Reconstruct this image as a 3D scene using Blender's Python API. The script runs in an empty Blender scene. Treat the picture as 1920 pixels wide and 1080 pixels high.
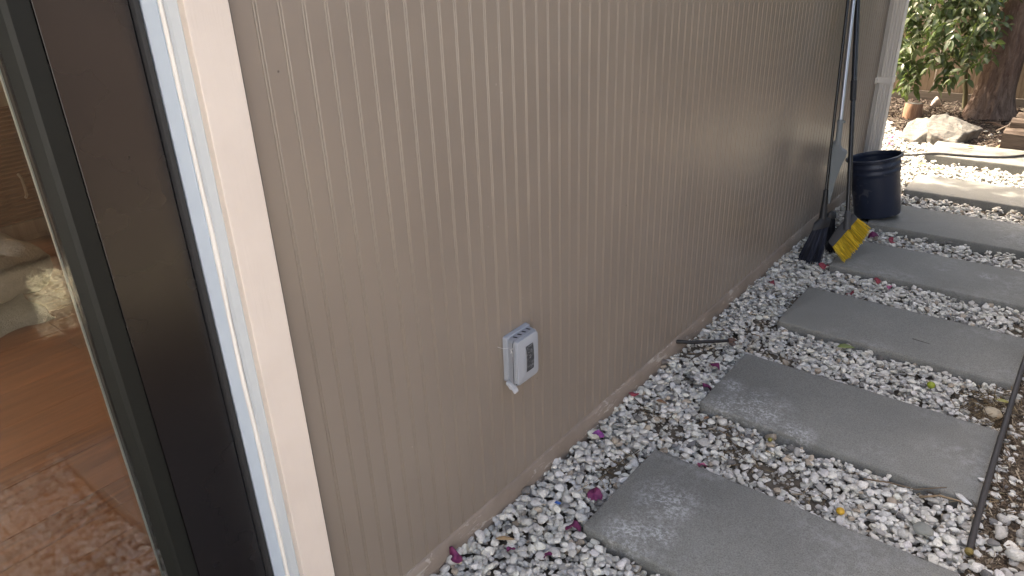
import bpy, math, random
import numpy as np
from mathutils import Vector, Matrix

rng = np.random.default_rng(11)
random.seed(11)
S = bpy.context.scene
C = S.collection
PI = math.pi

# ------------------------------------------------------------------ camera
cam_d = bpy.data.cameras.new("camera")
cam = bpy.data.objects.new("camera", cam_d)
C.objects.link(cam)
cam_d.sensor_fit = 'HORIZONTAL'
cam_d.sensor_width = 36.0
cam_d.lens = 25.574
cam_d.clip_start = 0.02
cam_d.clip_end = 800
R3 = Matrix(((0.785572, -0.241379, 0.569749), (0.617923, 0.354218, -0.701927), (-0.032385, 0.903474, 0.427417)))
M4 = R3.to_4x4()
M4.translation = Vector((1.1779, 0.0, 1.630))
cam.matrix_world = M4
S.camera = cam

# ------------------------------------------------------------------ sky and sun
SUN_EL = math.radians(52)
SUN_AZ = math.radians(273)          # compass style: 0 = +Y, 90 = +X, so the sun stands over the house at -X
w = bpy.data.worlds.new("World")
S.world = w
w.use_nodes = True
nt = w.node_tree
sky = nt.nodes.new('ShaderNodeTexSky')
sky.sky_type = 'NISHITA'
sky.sun_disc = False
sky.sun_elevation = SUN_EL
sky.sun_rotation = SUN_AZ
sky.air_density = 0.75
sky.dust_density = 5.0
sky.ozone_density = 0.2
bg = nt.nodes['Background']
bg.inputs['Strength'].default_value = 0.15
nt.links.new(sky.outputs[0], bg.inputs[0])
sun_d = bpy.data.lights.new("sun", 'SUN')
sun_d.energy = 2.0
sun_d.angle = math.radians(0.5)
sun_d.color = (1.0, 0.985, 0.965)
sun = bpy.data.objects.new("sun", sun_d)
C.objects.link(sun)
to_sun = Vector((math.sin(SUN_AZ) * math.cos(SUN_EL), math.cos(SUN_AZ) * math.cos(SUN_EL), math.sin(SUN_EL)))
sun.rotation_euler = to_sun.to_track_quat('Z', 'Y').to_euler()
sun.location = to_sun * 30
S.view_settings.view_transform = 'Standard'
S.view_settings.look = 'None'
S.view_settings.gamma = 1.0
S.view_settings.use_curve_mapping = False
S.view_settings.exposure = 2.88
S.view_settings.use_white_balance = True      # the camera's own white balance, set for open shade
S.view_settings.white_balance_temperature = 7900
S.view_settings.white_balance_tint = 8
S.render.engine = 'CYCLES'
S.cycles.max_bounces = 10
S.cycles.transparent_max_bounces = 12
S.cycles.use_denoising = True
S.cycles.use_adaptive_sampling = False
S.cycles.sample_clamp_indirect = 2.5
S.cycles.caustics_reflective = False
S.cycles.caustics_refractive = False

# ------------------------------------------------------------------ helpers
def mat(name, col, rough=0.6, spec=0.5, metal=0.0, **kw):
    m = bpy.data.materials.new(name)
    m.use_nodes = True
    b = m.node_tree.nodes['Principled BSDF']
    b.inputs['Base Color'].default_value = (*col, 1)
    b.inputs['Roughness'].default_value = rough
    b.inputs['Specular IOR Level'].default_value = spec
    b.inputs['Metallic'].default_value = metal
    return m

class N:
    """tiny node builder"""
    def __init__(s, m):
        s.t = m.node_tree; s.b = s.t.nodes['Principled BSDF']
        s.geo = s.t.nodes.new('ShaderNodeNewGeometry')
        s.tc = s.t.nodes.new('ShaderNodeTexCoord')
    def link(s, a, b): s.t.links.new(a, b)
    def pos(s, scale=(1, 1, 1), obj=False):
        mp = s.t.nodes.new('ShaderNodeMapping')
        mp.inputs['Scale'].default_value = scale
        s.link(s.tc.outputs['Object'] if obj else s.geo.outputs['Position'], mp.inputs['Vector'])
        return mp.outputs[0]
    def noise(s, scale, detail=4, rough=0.6, vec=None, dist=0.0):
        n = s.t.nodes.new('ShaderNodeTexNoise')
        n.inputs['Scale'].default_value = scale; n.inputs['Detail'].default_value = detail
        n.inputs['Roughness'].default_value = rough; n.inputs['Distortion'].default_value = dist
        s.link(vec if vec is not None else s.pos(), n.inputs['Vector'])
        return n.outputs['Fac']
    def voro(s, scale, vec=None, feature='F1', out='Distance'):
        n = s.t.nodes.new('ShaderNodeTexVoronoi'); n.feature = feature
        n.inputs['Scale'].default_value = scale
        s.link(vec if vec is not None else s.pos(), n.inputs['Vector'])
        return n.outputs[out]
    def ramp(s, fac, stops):
        r = s.t.nodes.new('ShaderNodeValToRGB'); e = r.color_ramp.elements
        while len(e) < len(stops): e.new(0.5)
        for el, (p, c) in zip(e, stops):
            el.position = p
            el.color = (*c, 1) if isinstance(c, (tuple, list)) else (c, c, c, 1)
        s.link(fac, r.inputs[0]); return r.outputs[0]
    def mix(s, fac, a, b, mode='MIX'):
        n = s.t.nodes.new('ShaderNodeMix'); n.data_type = 'RGBA'; n.blend_type = mode
        for sock, v in ((n.inputs[0], fac), (n.inputs[6], a), (n.inputs[7], b)):
            if isinstance(v, (int, float)): sock.default_value = v
            elif isinstance(v, tuple): sock.default_value = (*v, 1)
            else: s.link(v, sock)
        return n.outputs[2]
    def math(s, op, a, b=0.0):
        n = s.t.nodes.new('ShaderNodeMath'); n.operation = op
        for sock, v in ((n.inputs[0], a), (n.inputs[1], b)):
            if isinstance(v, (int, float)): sock.default_value = v
            else: s.link(v, sock)
        return n.outputs[0]
    def attr(s, name='col'):
        a = s.t.nodes.new('ShaderNodeAttribute'); a.attribute_name = name
        return a.outputs['Color']
    def bump(s, h, strength=0.3, dist=0.01):
        n = s.t.nodes.new('ShaderNodeBump')
        n.inputs['Strength'].default_value = strength; n.inputs['Distance'].default_value = dist
        s.link(h, n.inputs['Height']); s.link(n.outputs[0], s.b.inputs['Normal'])
        return n
    def near(s, p, r):
        d = s.t.nodes.new('ShaderNodeVectorMath'); d.operation = 'DISTANCE'
        s.link(s.geo.outputs['Position'], d.inputs[0]); d.inputs[1].default_value = p
        return s.ramp(s.math('DIVIDE', d.outputs['Value'], r), [(0.15, 1.0), (1.0, 0.0)])
    def base(s, c): s.link(c, s.b.inputs['Base Color'])
    def rough(s, c): s.link(c, s.b.inputs['Roughness'])

ORG = {}
def thing(name, label, cat, loc, group=None, rot=(0, 0, 0)):
    o = bpy.data.objects.new(name, None); C.objects.link(o)
    o.empty_display_size = 0.1
    o.location = loc; o.rotation_euler = rot
    o['label'] = label; o['category'] = cat
    if group: o['group'] = group
    ORG[o.name] = Vector(loc)
    return o

def tag(o, label=None, cat=None, group=None, kind=None):
    if label: o['label'] = label
    if cat: o['category'] = cat
    if group: o['group'] = group
    if kind: o['kind'] = kind
    return o

def mesh(name, V, F, m, smooth=False, cols=None, mats=None, fm=None):
    me = bpy.data.meshes.new(name)
    V = np.asarray(V, dtype=np.float32)
    if isinstance(F, np.ndarray):
        n, k = F.shape
        me.vertices.add(len(V)); me.vertices.foreach_set('co', V.ravel())
        me.loops.add(n * k); me.loops.foreach_set('vertex_index', F.astype(np.int32).ravel())
        me.polygons.add(n); me.polygons.foreach_set('loop_start', np.arange(0, n * k, k, dtype=np.int32))
        me.update(calc_edges=True)
    else:
        me.from_pydata([tuple(map(float, v)) for v in V], [], [tuple(int(i) for i in f) for f in F])
    if cols is not None:
        a = me.color_attributes.new('col', 'FLOAT_COLOR', 'POINT')
        c4 = np.ones((len(V), 4), np.float32); c4[:, :3] = cols
        a.data.foreach_set('color', c4.ravel())
    for mm in (mats or [m]): me.materials.append(mm)
    if fm is not None: me.polygons.foreach_set('material_index', np.asarray(fm, np.int32))
    me.polygons.foreach_set('use_smooth', [bool(smooth)] * len(me.polygons))
    me.update()
    return me

def obj(name, V, F, m, parent=None, smooth=False, bevel=0, cols=None, world=True, loc=None, angle=None):
    """V in world coordinates; stored relative to the thing's origin"""
    V = np.asarray(V, dtype=float)
    off = Vector((0, 0, 0))
    if parent is not None:
        off = ORG[parent.name]
    elif loc is not None:
        off = Vector(loc)
    if world: V = V - np.array(off)
    o = bpy.data.objects.new(name, mesh(name, V, F, m, smooth, cols))
    C.objects.link(o)
    if parent is not None: o.parent = parent
    elif loc is not None: o.location = loc
    ORG[o.name] = off
    if bevel:
        b = o.modifiers.new('bevel', 'BEVEL'); b.width = bevel; b.segments = 2; b.limit_method = 'ANGLE'
        b.angle_limit = math.radians(40)
    if angle is not None:
        try: o.data.set_sharp_from_angle(angle=math.radians(angle))
        except Exception: pass
    return o

def join(*parts):
    V = []; F = []; n = 0
    for v, f in parts:
        V.extend([tuple(x) for x in v]); F.extend([tuple(i + n for i in ff) for ff in f]); n += len(v)
    return V, F

def box(x0, x1, y0, y1, z0, z1):
    V = [(x0, y0, z0), (x1, y0, z0), (x1, y1, z0), (x0, y1, z0), (x0, y0, z1), (x1, y0, z1), (x1, y1, z1), (x0, y1, z1)]
    F = [(0, 3, 2, 1), (4, 5, 6, 7), (0, 1, 5, 4), (1, 2, 6, 5), (2, 3, 7, 6), (3, 0, 4, 7)]
    return V, F

def extrude_z(poly, z0, z1, close=True):
    """poly: list of (x,y) counter-clockwise from above"""
    n = len(poly)
    V = [(x, y, z0) for x, y in poly] + [(x, y, z1) for x, y in poly]
    F = [(i, (i + 1) % n, n + (i + 1) % n, n + i) for i in range(n if close else n - 1)]
    if close: F += [tuple(range(n - 1, -1, -1)), tuple(range(n, 2 * n))]
    return V, F

def extrude_y(poly, y0, y1):
    n = len(poly)
    V = [(x, y0, z) for x, z in poly] + [(x, y1, z) for x, z in poly]
    F = [(i, n + i, n + (i + 1) % n, (i + 1) % n) for i in range(n)]
    F += [tuple(range(n)), tuple(range(2 * n - 1, n - 1, -1))]
    return V, F

def frame_of(d):
    d = Vector(d).normalized()
    a = Vector((0, 0, 1)) if abs(d.z) < 0.9 else Vector((1, 0, 0))
    u = d.cross(a).normalized(); v = d.cross(u).normalized()
    return d, u, v

def tube(pts, rad, seg=10, caps=True):
    pts = [Vector(p) for p in pts]; n = len(pts)
    if not isinstance(rad, (list, tuple)): rad = [rad] * n
    V = []; F = []
    _, u, v = frame_of(pts[1] - pts[0])
    for i, p in enumerate(pts):
        d = (pts[min(i + 1, n - 1)] - pts[max(i - 1, 0)]).normalized()
        u = (u - d * u.dot(d)).normalized(); v = d.cross(u)
        for k in range(seg):
            a = 2 * PI * k / seg
            V.append(p + (u * math.cos(a) + v * math.sin(a)) * rad[i])
    for i in range(n - 1):
        for k in range(seg):
            F.append((i * seg + k, i * seg + (k + 1) % seg, (i + 1) * seg + (k + 1) % seg, (i + 1) * seg + k))
    if caps:
        F.append(tuple(range(seg - 1, -1, -1))); F.append(tuple(range((n - 1) * seg, n * seg)))
    return V, F

def lathe(prof, M=None, seg=40):
    V = []; F = []; n = len(prof)
    for k in range(seg):
        a = 2 * PI * k / seg
        for r, z in prof: V.append(Vector((r * math.cos(a), r * math.sin(a), z)))
    for k in range(seg):
        for i in range(n - 1):
            a = k * n + i; b = ((k + 1) % seg) * n + i
            F.append((a, b, b + 1, a + 1))
    if M is not None: V = [M @ v for v in V]
    return V, F

def ico(sub):
    import bmesh
    bm = bmesh.new(); bmesh.ops.create_icosphere(bm, subdivisions=sub, radius=1.0)
    V = np.array([v.co[:] for v in bm.verts]); F = np.array([[v.index for v in f.verts] for f in bm.faces])
    bm.free(); return V, F

def chip_shape(sub, cuts, r, lo=0.55, hi=0.9, jit=0.03):
    V, F = ico(sub); V = V.copy()
    for _ in range(cuts):
        n = r.normal(size=3); n /= np.linalg.norm(n)
        d = r.uniform(lo, hi); t = V @ n
        V = V - np.outer(np.maximum(t - d, 0) * 0.93, n)
    V += r.normal(size=V.shape) * jit
    V /= np.abs(V).max(0)
    return V, F

def rotmat(r, tilt=1.0):
    a = r.uniform(0, 2 * PI); M = Matrix.Rotation(a, 3, 'Z')
    M = Matrix.Rotation(r.normal() * 0.35 * tilt, 3, 'X') @ Matrix.Rotation(r.normal() * 0.35 * tilt, 3, 'Y') @ M
    return np.array(M)

def vnoise(x, y, scale, seed=0):
    """smooth value noise on arrays"""
    g = np.random.default_rng(seed).random((64, 64))
    x = np.asarray(x) * scale + 200; y = np.asarray(y) * scale + 200
    xi = np.floor(x).astype(int); yi = np.floor(y).astype(int); fx = x - xi; fy = y - yi
    fx = fx * fx * (3 - 2 * fx); fy = fy * fy * (3 - 2 * fy)
    q = lambda i, j: g[i % 64, j % 64]
    return (q(xi, yi) * (1 - fx) + q(xi + 1, yi) * fx) * (1 - fy) + (q(xi, yi + 1) * (1 - fx) + q(xi + 1, yi + 1) * fx) * fy

# ------------------------------------------------------------------ materials
m_siding = mat('taupe_satin_paint', (0.272, 0.222, 0.180), 0.33, 0.5)
n = N(m_siding)
grain = n.noise(90, 3, 0.6, n.pos((1, 1, 0.12)))
blot = n.noise(3.2, 3, 0.5)
spk = n.math('MULTIPLY', n.ramp(n.voro(15), [(0.030, 1.0), (0.042, 0.0)]), n.ramp(n.noise(2.2, 3, 0.6, n.pos((1, 1, 1.7))), [(0.56, 0.0), (0.60, 1.0)]))
spl = n.math('MULTIPLY', n.ramp(n.voro(23, n.pos((1, 1, .55))), [(0.030, 1.0), (0.045, 0.0)]), n.ramp(n.noise(3.1, 3, 0.6), [(0.58, 0.0), (0.62, 1.0)]))
wcol = n.mix(n.ramp(blot, [(0.3, 0.0), (0.75, 1.0)]), (0.232, 0.191, 0.160), (0.255, 0.211, 0.176))
wcol = n.mix(n.math('MULTIPLY', spl, 0.5), wcol, (0.46, 0.42, 0.37))
n.base(n.mix(n.math('MULTIPLY', spk, 0.8), wcol, (0.07, 0.055, 0.045)))
wav = n.noise(14, 2, 0.5, n.pos((1, 1, 0.25)))
n.rough(n.ramp(n.noise(9, 4, 0.6), [(0.2, 0.285), (0.85, 0.325)]))
n.bump(n.math('ADD', n.math('MULTIPLY', grain, 0.35), n.math('MULTIPLY', wav, 0.8)), 0.10, 0.004)

m_found = mat('flaking_taupe_masonry_paint', (0.3, 0.26, 0.22), 0.75, 0.3)
n = N(m_found)
f1 = n.noise(26, 6, 0.7, n.pos((1, 0.5, 1.6)), 1.2)
f2 = n.noise(5, 4, 0.6)
peel = n.ramp(n.math('MULTIPLY', f1, n.math('ADD', f2, 0.42)), [(0.565, 0.0), (0.61, 1.0)])
c0 = n.mix(n.ramp(f2, [(0.3, 0.0), (0.7, 1.0)]), (0.20, 0.16, 0.13), (0.285, 0.235, 0.198))
n.base(n.mix(peel, c0, (0.42, 0.37, 0.325)))
n.bump(n.math('ADD', f1, n.math('MULTIPLY', peel, 0.4)), 0.5, 0.006)

m_cream = mat('cream_trim_paint', (0.80, 0.70, 0.60), 0.45, 0.4)
n = N(m_cream)
gr = n.noise(120, 4, 0.65, n.pos((1, 1, 0.06)))
n.base(n.mix(n.ramp(n.noise(6, 3), [(0.3, 0.0), (0.7, 1.0)]), (0.665, 0.578, 0.515), (0.715, 0.628, 0.562)))
n.bump(gr, 0.25, 0.003)

m_jamb = mat('sky_tinted_jamb_paint', (0.56, 0.64, 0.74), 0.4, 0.45)  # bluish light of the sky is put into the jamb colour
n = N(m_jamb); n.bump(n.noise(70, 3, 0.6, n.pos((1, 1, 0.1))), 0.12, 0.003)
m_return = mat('shaded_trim_paint', (0.47, 0.50, 0.53), 0.45, 0.4)  # cool shade on the casing return is put into this trim colour
m_caulk = mat('white_caulk', (0.72, 0.69, 0.66), 0.5, 0.4)
n = N(m_caulk); n.bump(n.noise(40, 3, 0.6, n.pos((1, 1, 0.3))), 0.5, 0.004)
m_black = mat('black_powder_coat', (0.005, 0.0035, 0.0045), 0.26, 0.5)
n = N(m_black)
dust = n.ramp(n.noise(700, 2, 0.5), [(0.78, 0.0), (0.80, 1.0)])
n.base(n.mix(n.math('MULTIPLY', dust, 0.5), (0.005, 0.0035, 0.0045), (0.35, 0.33, 0.3)))
n.rough(n.ramp(n.noise(5, 3), [(0.3, 0.24), (0.7, 0.30)]))
m_stop = mat('dark_grey_glazing_stop', (0.008, 0.009, 0.008), 0.5, 0.25)
m_spacer = mat('aluminium_glass_spacer', (0.34, 0.38, 0.38), 0.4, 0.5, 0.2)

def glass_mat(name, tint=(1, 1, 1), ior=1.5):
    m = bpy.data.materials.new(name); m.use_nodes = True
    t = m.node_tree; t.nodes.clear()
    out = t.nodes.new('ShaderNodeOutputMaterial')
    tr = t.nodes.new('ShaderNodeBsdfTransparent'); tr.inputs[0].default_value = (*tint, 1)
    gl = t.nodes.new('ShaderNodeBsdfGlossy'); gl.inputs['Roughness'].default_value = 0.01
    fr = t.nodes.new('ShaderNodeFresnel'); fr.inputs['IOR'].default_value = ior
    mx = t.nodes.new('ShaderNodeMixShader')
    t.links.new(fr.outputs[0], mx.inputs[0]); t.links.new(tr.outputs[0], mx.inputs[1])
    t.links.new(gl.outputs[0], mx.inputs[2]); t.links.new(mx.outputs[0], out.inputs[0])
    return m
m_glass = glass_mat('clear_glass', (0.97, 0.98, 0.97), 1.42)

m_slab = mat('grey_concrete', (0.18, 0.18, 0.178), 0.78, 0.35)
n = N(m_slab)
b1 = n.noise(3.4, 7, 0.68); b2 = n.noise(240, 3, 0.8); b3 = n.noise(30, 5, 0.7)
c = n.mix(n.ramp(b1, [(0.3, 0.0), (0.72, 1.0)]), (0.136, 0.135, 0.115), (0.228, 0.227, 0.200))
c = n.mix(n.ramp(b2, [(0.3, 0.0), (0.5, 0.5), (0.75, 1.0)]), n.mix(0.50, c, (0.05, 0.05, 0.05)), n.mix(0.26, c, (0.55, 0.55, 0.55)))
smear = n.math('MULTIPLY', n.ramp(n.noise(2.3, 3, 0.55, n.pos((1, 1.3, 1))), [(0.50, 0.0), (0.68, 1.0)]), n.ramp(b3, [(0.42, 0.0), (0.66, 1.0)]))
c = n.mix(n.math('MULTIPLY', smear, 0.30), c, (0.55, 0.56, 0.57))
chalk = None
for p, r_ in (((0.42, 1.66, .035), .13), ((0.40, 1.47, .035), .11), ((0.47, 1.52, .035), .07), ((0.36, 2.26, .035), .10), ((0.45, 2.31, .035), .16), ((0.33, 2.40, .035), .07), ((0.62, 2.24, .035), .09), ((0.95, 4.1, .035), .06)):
    k_ = n.near(p, r_); chalk = k_ if chalk is None else n.math('MAXIMUM', chalk, k_)
b4 = n.math('MULTIPLY', n.noise(85, 5, 0.75), n.math('ADD', n.noise(17, 4, 0.6, None, 1.0), 0.5))
c = n.mix(n.math('MULTIPLY', chalk, n.ramp(b4, [(0.46, 0.03), (0.66, 0.85)])), c, (0.58, 0.59, 0.60))
pits = n.ramp(n.voro(55), [(0.03, 1.0), (0.06, 0.0)])
pitmask = n.ramp(n.noise(8, 3), [(0.56, 0.0), (0.62, 1.0)])
c = n.mix(n.math('MULTIPLY', n.math('MULTIPLY', pits, pitmask), 0.75), c, (0.03, 0.03, 0.03))
wsp = n.ramp(n.voro(38), [(0.025, 1.0), (0.05, 0.0)])
wm = n.ramp(n.noise(6.3, 3), [(0.60, 0.0), (0.66, 1.0)])
c = n.mix(n.math('MULTIPLY', wsp, wm), c, (0.68, 0.68, 0.68))
n.base(c)
n.rough(n.ramp(b1, [(0.3, 0.62), (0.7, 0.82)]))
n.bump(n.math('ADD', b2, n.math('MULTIPLY', b3, 0.8)), 0.35, 0.004)

m_stone = mat('white_marble_chips', (0.6, 0.59, 0.57), 0.62, 0.35)
n = N(m_stone)
v1 = n.noise(60, 5, 0.7, None, 1.0); v2 = n.noise(240, 4, 0.7)
c = n.attr('col')
c = n.mix(n.ramp(v1, [(0.48, 0.0), (0.70, 0.6)]), c, (0.24, 0.225, 0.20))
c = n.mix(n.ramp(v2, [(0.56, 0.0), (0.74, 0.5)]), c, (0.14, 0.125, 0.105))
n.base(c); n.bump(n.math('ADD', v1, n.math('MULTIPLY', v2, 0.7)), 0.6, 0.006)

m_soil = mat('dark_soil', (0.07, 0.055, 0.042), 0.95, 0.15)
n = N(m_soil)
s1 = n.noise(40, 6, 0.7); s2 = n.noise(5, 4, 0.6); s3 = n.noise(220, 3, 0.7)
c = n.mix(n.ramp(s1, [(0.3, 0.0), (0.7, 1.0)]), (0.075, 0.066, 0.055), (0.20, 0.175, 0.145))
c = n.mix(n.ramp(s3, [(0.55, 0.0), (0.75, 0.6)]), c, (0.25, 0.21, 0.165))
n.base(n.mix(n.ramp(s2, [(0.35, 0.0), (0.7, 0.6)]), c, (0.11, 0.085, 0.062)))
n.bump(n.math('ADD', s1, n.math('MULTIPLY', s3, 0.5)), 0.8, 0.012)

m_attr = mat('dry_plant_litter', (0.2, 0.15, 0.1), 0.85, 0.2)
n = N(m_attr); n.base(n.attr('col'))

def wood_mat(name, dark, light, axis=(1, 1, 0.06), scale=45, rough=0.8):
    m = mat(name, light, rough, 0.25); n = N(m)
    g1 = n.noise(scale, 5, 0.65, n.pos(axis), 0.4); g2 = n.noise(3, 3, 0.6)
    c = n.mix(n.ramp(g1, [(0.3, 0.0), (0.7, 1.0)]), dark, light)
    n.base(n.mix(n.math('MULTIPLY', n.ramp(g2, [(0.35, 0.0), (0.7, 1.0)]), 0.45), c, tuple(x * 0.55 for x in light)))
    n.bump(g1, 0.5, 0.006)
    return m
m_fence = wood_mat('weathered_cedar', (0.16, 0.115, 0.08), (0.36, 0.275, 0.20))
m_kick = wood_mat('grey_weathered_board', (0.13, 0.11, 0.095), (0.24, 0.205, 0.175), (0.06, 1, 1))
m_timber = wood_mat('old_brown_timber', (0.07, 0.052, 0.042), (0.20, 0.155, 0.125), (0.1, 0.1, 1), 60)
m_stump = wood_mat('reddish_stump_bark', (0.20, 0.10, 0.06), (0.52, 0.33, 0.23), (1, 1, 0.08), 120)
m_stumptop = wood_mat('grey_cut_wood', (0.13, 0.12, 0.115), (0.24, 0.225, 0.21), (1, 1, 1), 60)

m_bark = mat('furrowed_bark', (0.16, 0.11, 0.09), 0.9, 0.2)
n = N(m_bark)
k1 = n.noise(26, 6, 0.72, n.pos((1, 1, 0.22)), 0.8); k2 = n.noise(90, 5, 0.7, n.pos((1, 1, 0.35)))
k3 = n.noise(3, 3, 0.5, n.pos((1, 1, 0.5)))
c = n.mix(n.ramp(k1, [(0.32, 0.0), (0.62, 1.0)]), (0.10, 0.068, 0.056), (0.34, 0.25, 0.205))
c = n.mix(n.ramp(k3, [(0.4, 0.0), (0.62, 0.55)]), c, (0.15, 0.085, 0.066))
n.base(n.mix(n.ramp(k2, [(0.58, 0.0), (0.72, 0.7)]), c, (0.36, 0.30, 0.26)))
n.bump(n.math('ADD', k1, n.math('MULTIPLY', k2, 0.5)), 1.0, 0.03)

m_rock = mat('tan_boulder', (0.34, 0.30, 0.26), 0.85, 0.25)
n = N(m_rock)
r1 = n.noise(7, 6, 0.68, None, 0.6); r2 = n.noise(60, 5, 0.7); r3 = n.noise(11, 4, 0.6, n.pos((0.6, 2.0, 3.0)), 1.5)
c = n.mix(n.ramp(r1, [(0.32, 0.0), (0.68, 1.0)]), (0.125, 0.120, 0.110), (0.225, 0.21, 0.192))
c = n.mix(n.ramp(r3, [(0.60, 0.0), (0.72, 0.7)]), c, (0.27, 0.185, 0.15))
n.base(n.mix(n.ramp(r2, [(0.55, 0.0), (0.75, 0.5)]), c, (0.14, 0.13, 0.115)))
n.bump(n.math('ADD', r1, n.math('MULTIPLY', r2, 0.35)), 0.8, 0.03)

def leaf_mat(name, a, b, rough=0.32):
    m = mat(name, a, rough, 0.5); n = N(m)
    ob = n.t.nodes.new('ShaderNodeObjectInfo')
    c = n.mix(n.noise(9, 2, 0.5), a, b)
    n.base(n.mix(0.55, c, n.attr('col'), 'MIX'))
    n.b.inputs['Transmission Weight'].default_value = 0.0
    # thin leaf: some light comes through
    tl = n.t.nodes.new('ShaderNodeBsdfTranslucent')
    tl.inputs[0].default_value = (b[0] * 1.6, b[1] * 1.7, b[2] * 0.8, 1)
    mx = n.t.nodes.new('ShaderNodeMixShader'); mx.inputs[0].default_value = 0.28
    out = n.t.nodes['Material Output']
    n.link(n.b.outputs[0], mx.inputs[1]); n.link(tl.outputs[0], mx.inputs[2]); n.link(mx.outputs[0], out.inputs[0])
    return m
m_leaf = leaf_mat('glossy_green_leaf', (0.052, 0.080, 0.040), (0.115, 0.155, 0.075), 0.24)
m_stem = mat('green_brown_twig', (0.13, 0.12, 0.07), 0.7, 0.3)

m_plastic_grey = mat('blue_grey_plastic', (0.33, 0.35, 0.39), 0.42, 0.45)
n = N(m_plastic_grey); n.bump(n.noise(300, 2), 0.06, 0.002)
m_slot = mat('dark_opening', (0.012, 0.012, 0.014), 0.7, 0.2)
m_gasket = mat('black_rubber', (0.02, 0.02, 0.022), 0.6, 0.3)
m_window = mat('smoked_window', (0.045, 0.047, 0.052), 0.22, 0.5)
n = N(m_window)
sc = n.noise(70, 4, 0.7, n.pos((1, 1, 4.5)), 0.3)
n.base(n.mix(n.ramp(sc, [(0.53, 0.0), (0.60, 0.75)]), (0.040, 0.042, 0.047), (0.30, 0.305, 0.32)))
m_web = mat('cobweb', (0.75, 0.75, 0.73), 0.7, 0.2)
m_pot = mat('black_nursery_plastic', (0.013, 0.020, 0.042), 0.38, 0.5)
n = N(m_pot)
sc = n.noise(9, 4, 0.6, n.pos((1, 1, 1.5)), 1.8)
n.base(n.mix(n.ramp(sc, [(0.62, 0.0), (0.70, 0.35)]), (0.013, 0.020, 0.042), (0.16, 0.16, 0.17)))
n.rough(n.ramp(n.noise(14, 3), [(0.3, 0.30), (0.7, 0.5)])); n.bump(n.noise(9, 3), 0.25, 0.01)
m_pole_black = mat('black_enamel_pole', (0.012, 0.012, 0.014), 0.25, 0.5)
m_pole_silver = mat('brushed_steel_pole', (0.45, 0.45, 0.46), 0.34, 0.5, 1.0)
m_broom_grey = mat('charcoal_plastic', (0.055, 0.056, 0.060), 0.5, 0.4)
m_broom_dark = mat('black_plastic', (0.018, 0.018, 0.020), 0.5, 0.4)
m_pan = mat('mid_grey_plastic', (0.17, 0.19, 0.20), 0.5, 0.4)
m_yellow = mat('yellow_bristle', (0.62, 0.38, 0.03), 0.6, 0.3)
n = N(m_yellow); n.base(n.attr('col'))
m_navy = mat('navy_bristle', (0.014, 0.017, 0.030), 0.5, 0.4)
n = N(m_navy); n.base(n.attr('col'))
m_hose = mat('ribbed_black_hose', (0.055, 0.052, 0.052), 0.6, 0.35)
m_cap = mat('dirty_brass_cap', (0.22, 0.17, 0.06), 0.6, 0.3, 0.3)
m_spout = mat('off_white_downspout_paint', (0.66, 0.615, 0.565), 0.45, 0.4)
m_tape = mat('cream_strap_paint', (0.70, 0.655, 0.60), 0.5, 0.4)
def petal_mat(name, a, b):
    m = mat(name, a, 0.6, 0.3); n = N(m)
    n.base(n.mix(n.noise(60, 3, 0.6), a, b)); n.bump(n.noise(120, 3), 0.5, 0.003)
    return m
m_petal = [petal_mat('magenta_petal', (0.10, 0.014, 0.055), (0.20, 0.035, 0.115)),
           petal_mat('purple_petal', (0.20, 0.045, 0.21), (0.28, 0.075, 0.29)),
           petal_mat('pink_petal', (0.45, 0.12, 0.24), (0.58, 0.20, 0.32)),
           petal_mat('dry_red_petal', (0.20, 0.03, 0.05), (0.32, 0.06, 0.08))]

# ------------------------------------------------------------------ ground
def in_slab(x, y, grow=0.0):
    r = np.zeros(np.shape(x), bool)
    for (a, b, c, d, *_) in SLABS:
        r |= (x > a - grow) & (x < b + grow) & (y > c - grow) & (y < d + grow)
    return r
# x0, x1, y0, y1, top z, small turn
SLABS = [(0.262, 1.197, 0.62, 1.076, 0.035, 0.000), (0.263, 1.197, 1.420, 1.878, 0.036, 0.000), (0.267, 1.196, 2.221, 2.673, 0.035, 0.004), (0.269, 1.197, 3.030, 3.470, 0.036, 0.003),
         (0.265, 1.197, 3.800, 4.258, 0.034, 0.000), (0.262, 1.197, 4.552, 5.010, 0.036, 0.005), (0.291, 1.197, 5.342, 5.777, 0.042, 0.000),
         (0.223, 1.300, 6.317, 6.800, 0.052, 0.002)]
BARE = [(0.62, 2.02, 0.15, 0.09), (0.52, 2.06, 0.10, 0.07), (0.75, 1.99, 0.10, 0.06), (1.13, 2.86, 0.13, 0.16), (1.13, 2.30, 0.09, 0.06),
        (0.08, 2.62, 0.10, 0.12), (0.37, 2.78, 0.14, 0.05), (0.24, 2.05, 0.08, 0.08), (0.20, 2.98, 0.05, 0.16), (0.12, 2.08, 0.06, 0.08),
        (0.40, 2.15, 0.12, 0.06), (1.16, 3.62, 0.06, 0.1), (0.25, 3.33, 0.04, 0.12), (0.19, 1.72, 0.04, 0.14)]
def bare(x, y):
    b = np.zeros(np.shape(x))
    for cx, cy, rx, ry in BARE:
        b = np.maximum(b, 1 - ((x - cx) / rx) ** 2 - ((y - cy) / ry) ** 2)
    return np.clip(b * 1.6, 0, 1)
def mulch_edge(x):
    return np.where(x < -0.1, 7.62 - (x + 0.36) * 1.9, np.where(x < 0.2, 7.13, 7.13 - (x - 0.2) * 0.75))
def is_mulch(x, y): return y > mulch_edge(x)
def is_bed(x, y): return (x > 1.215) & (y < 4.9)

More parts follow.
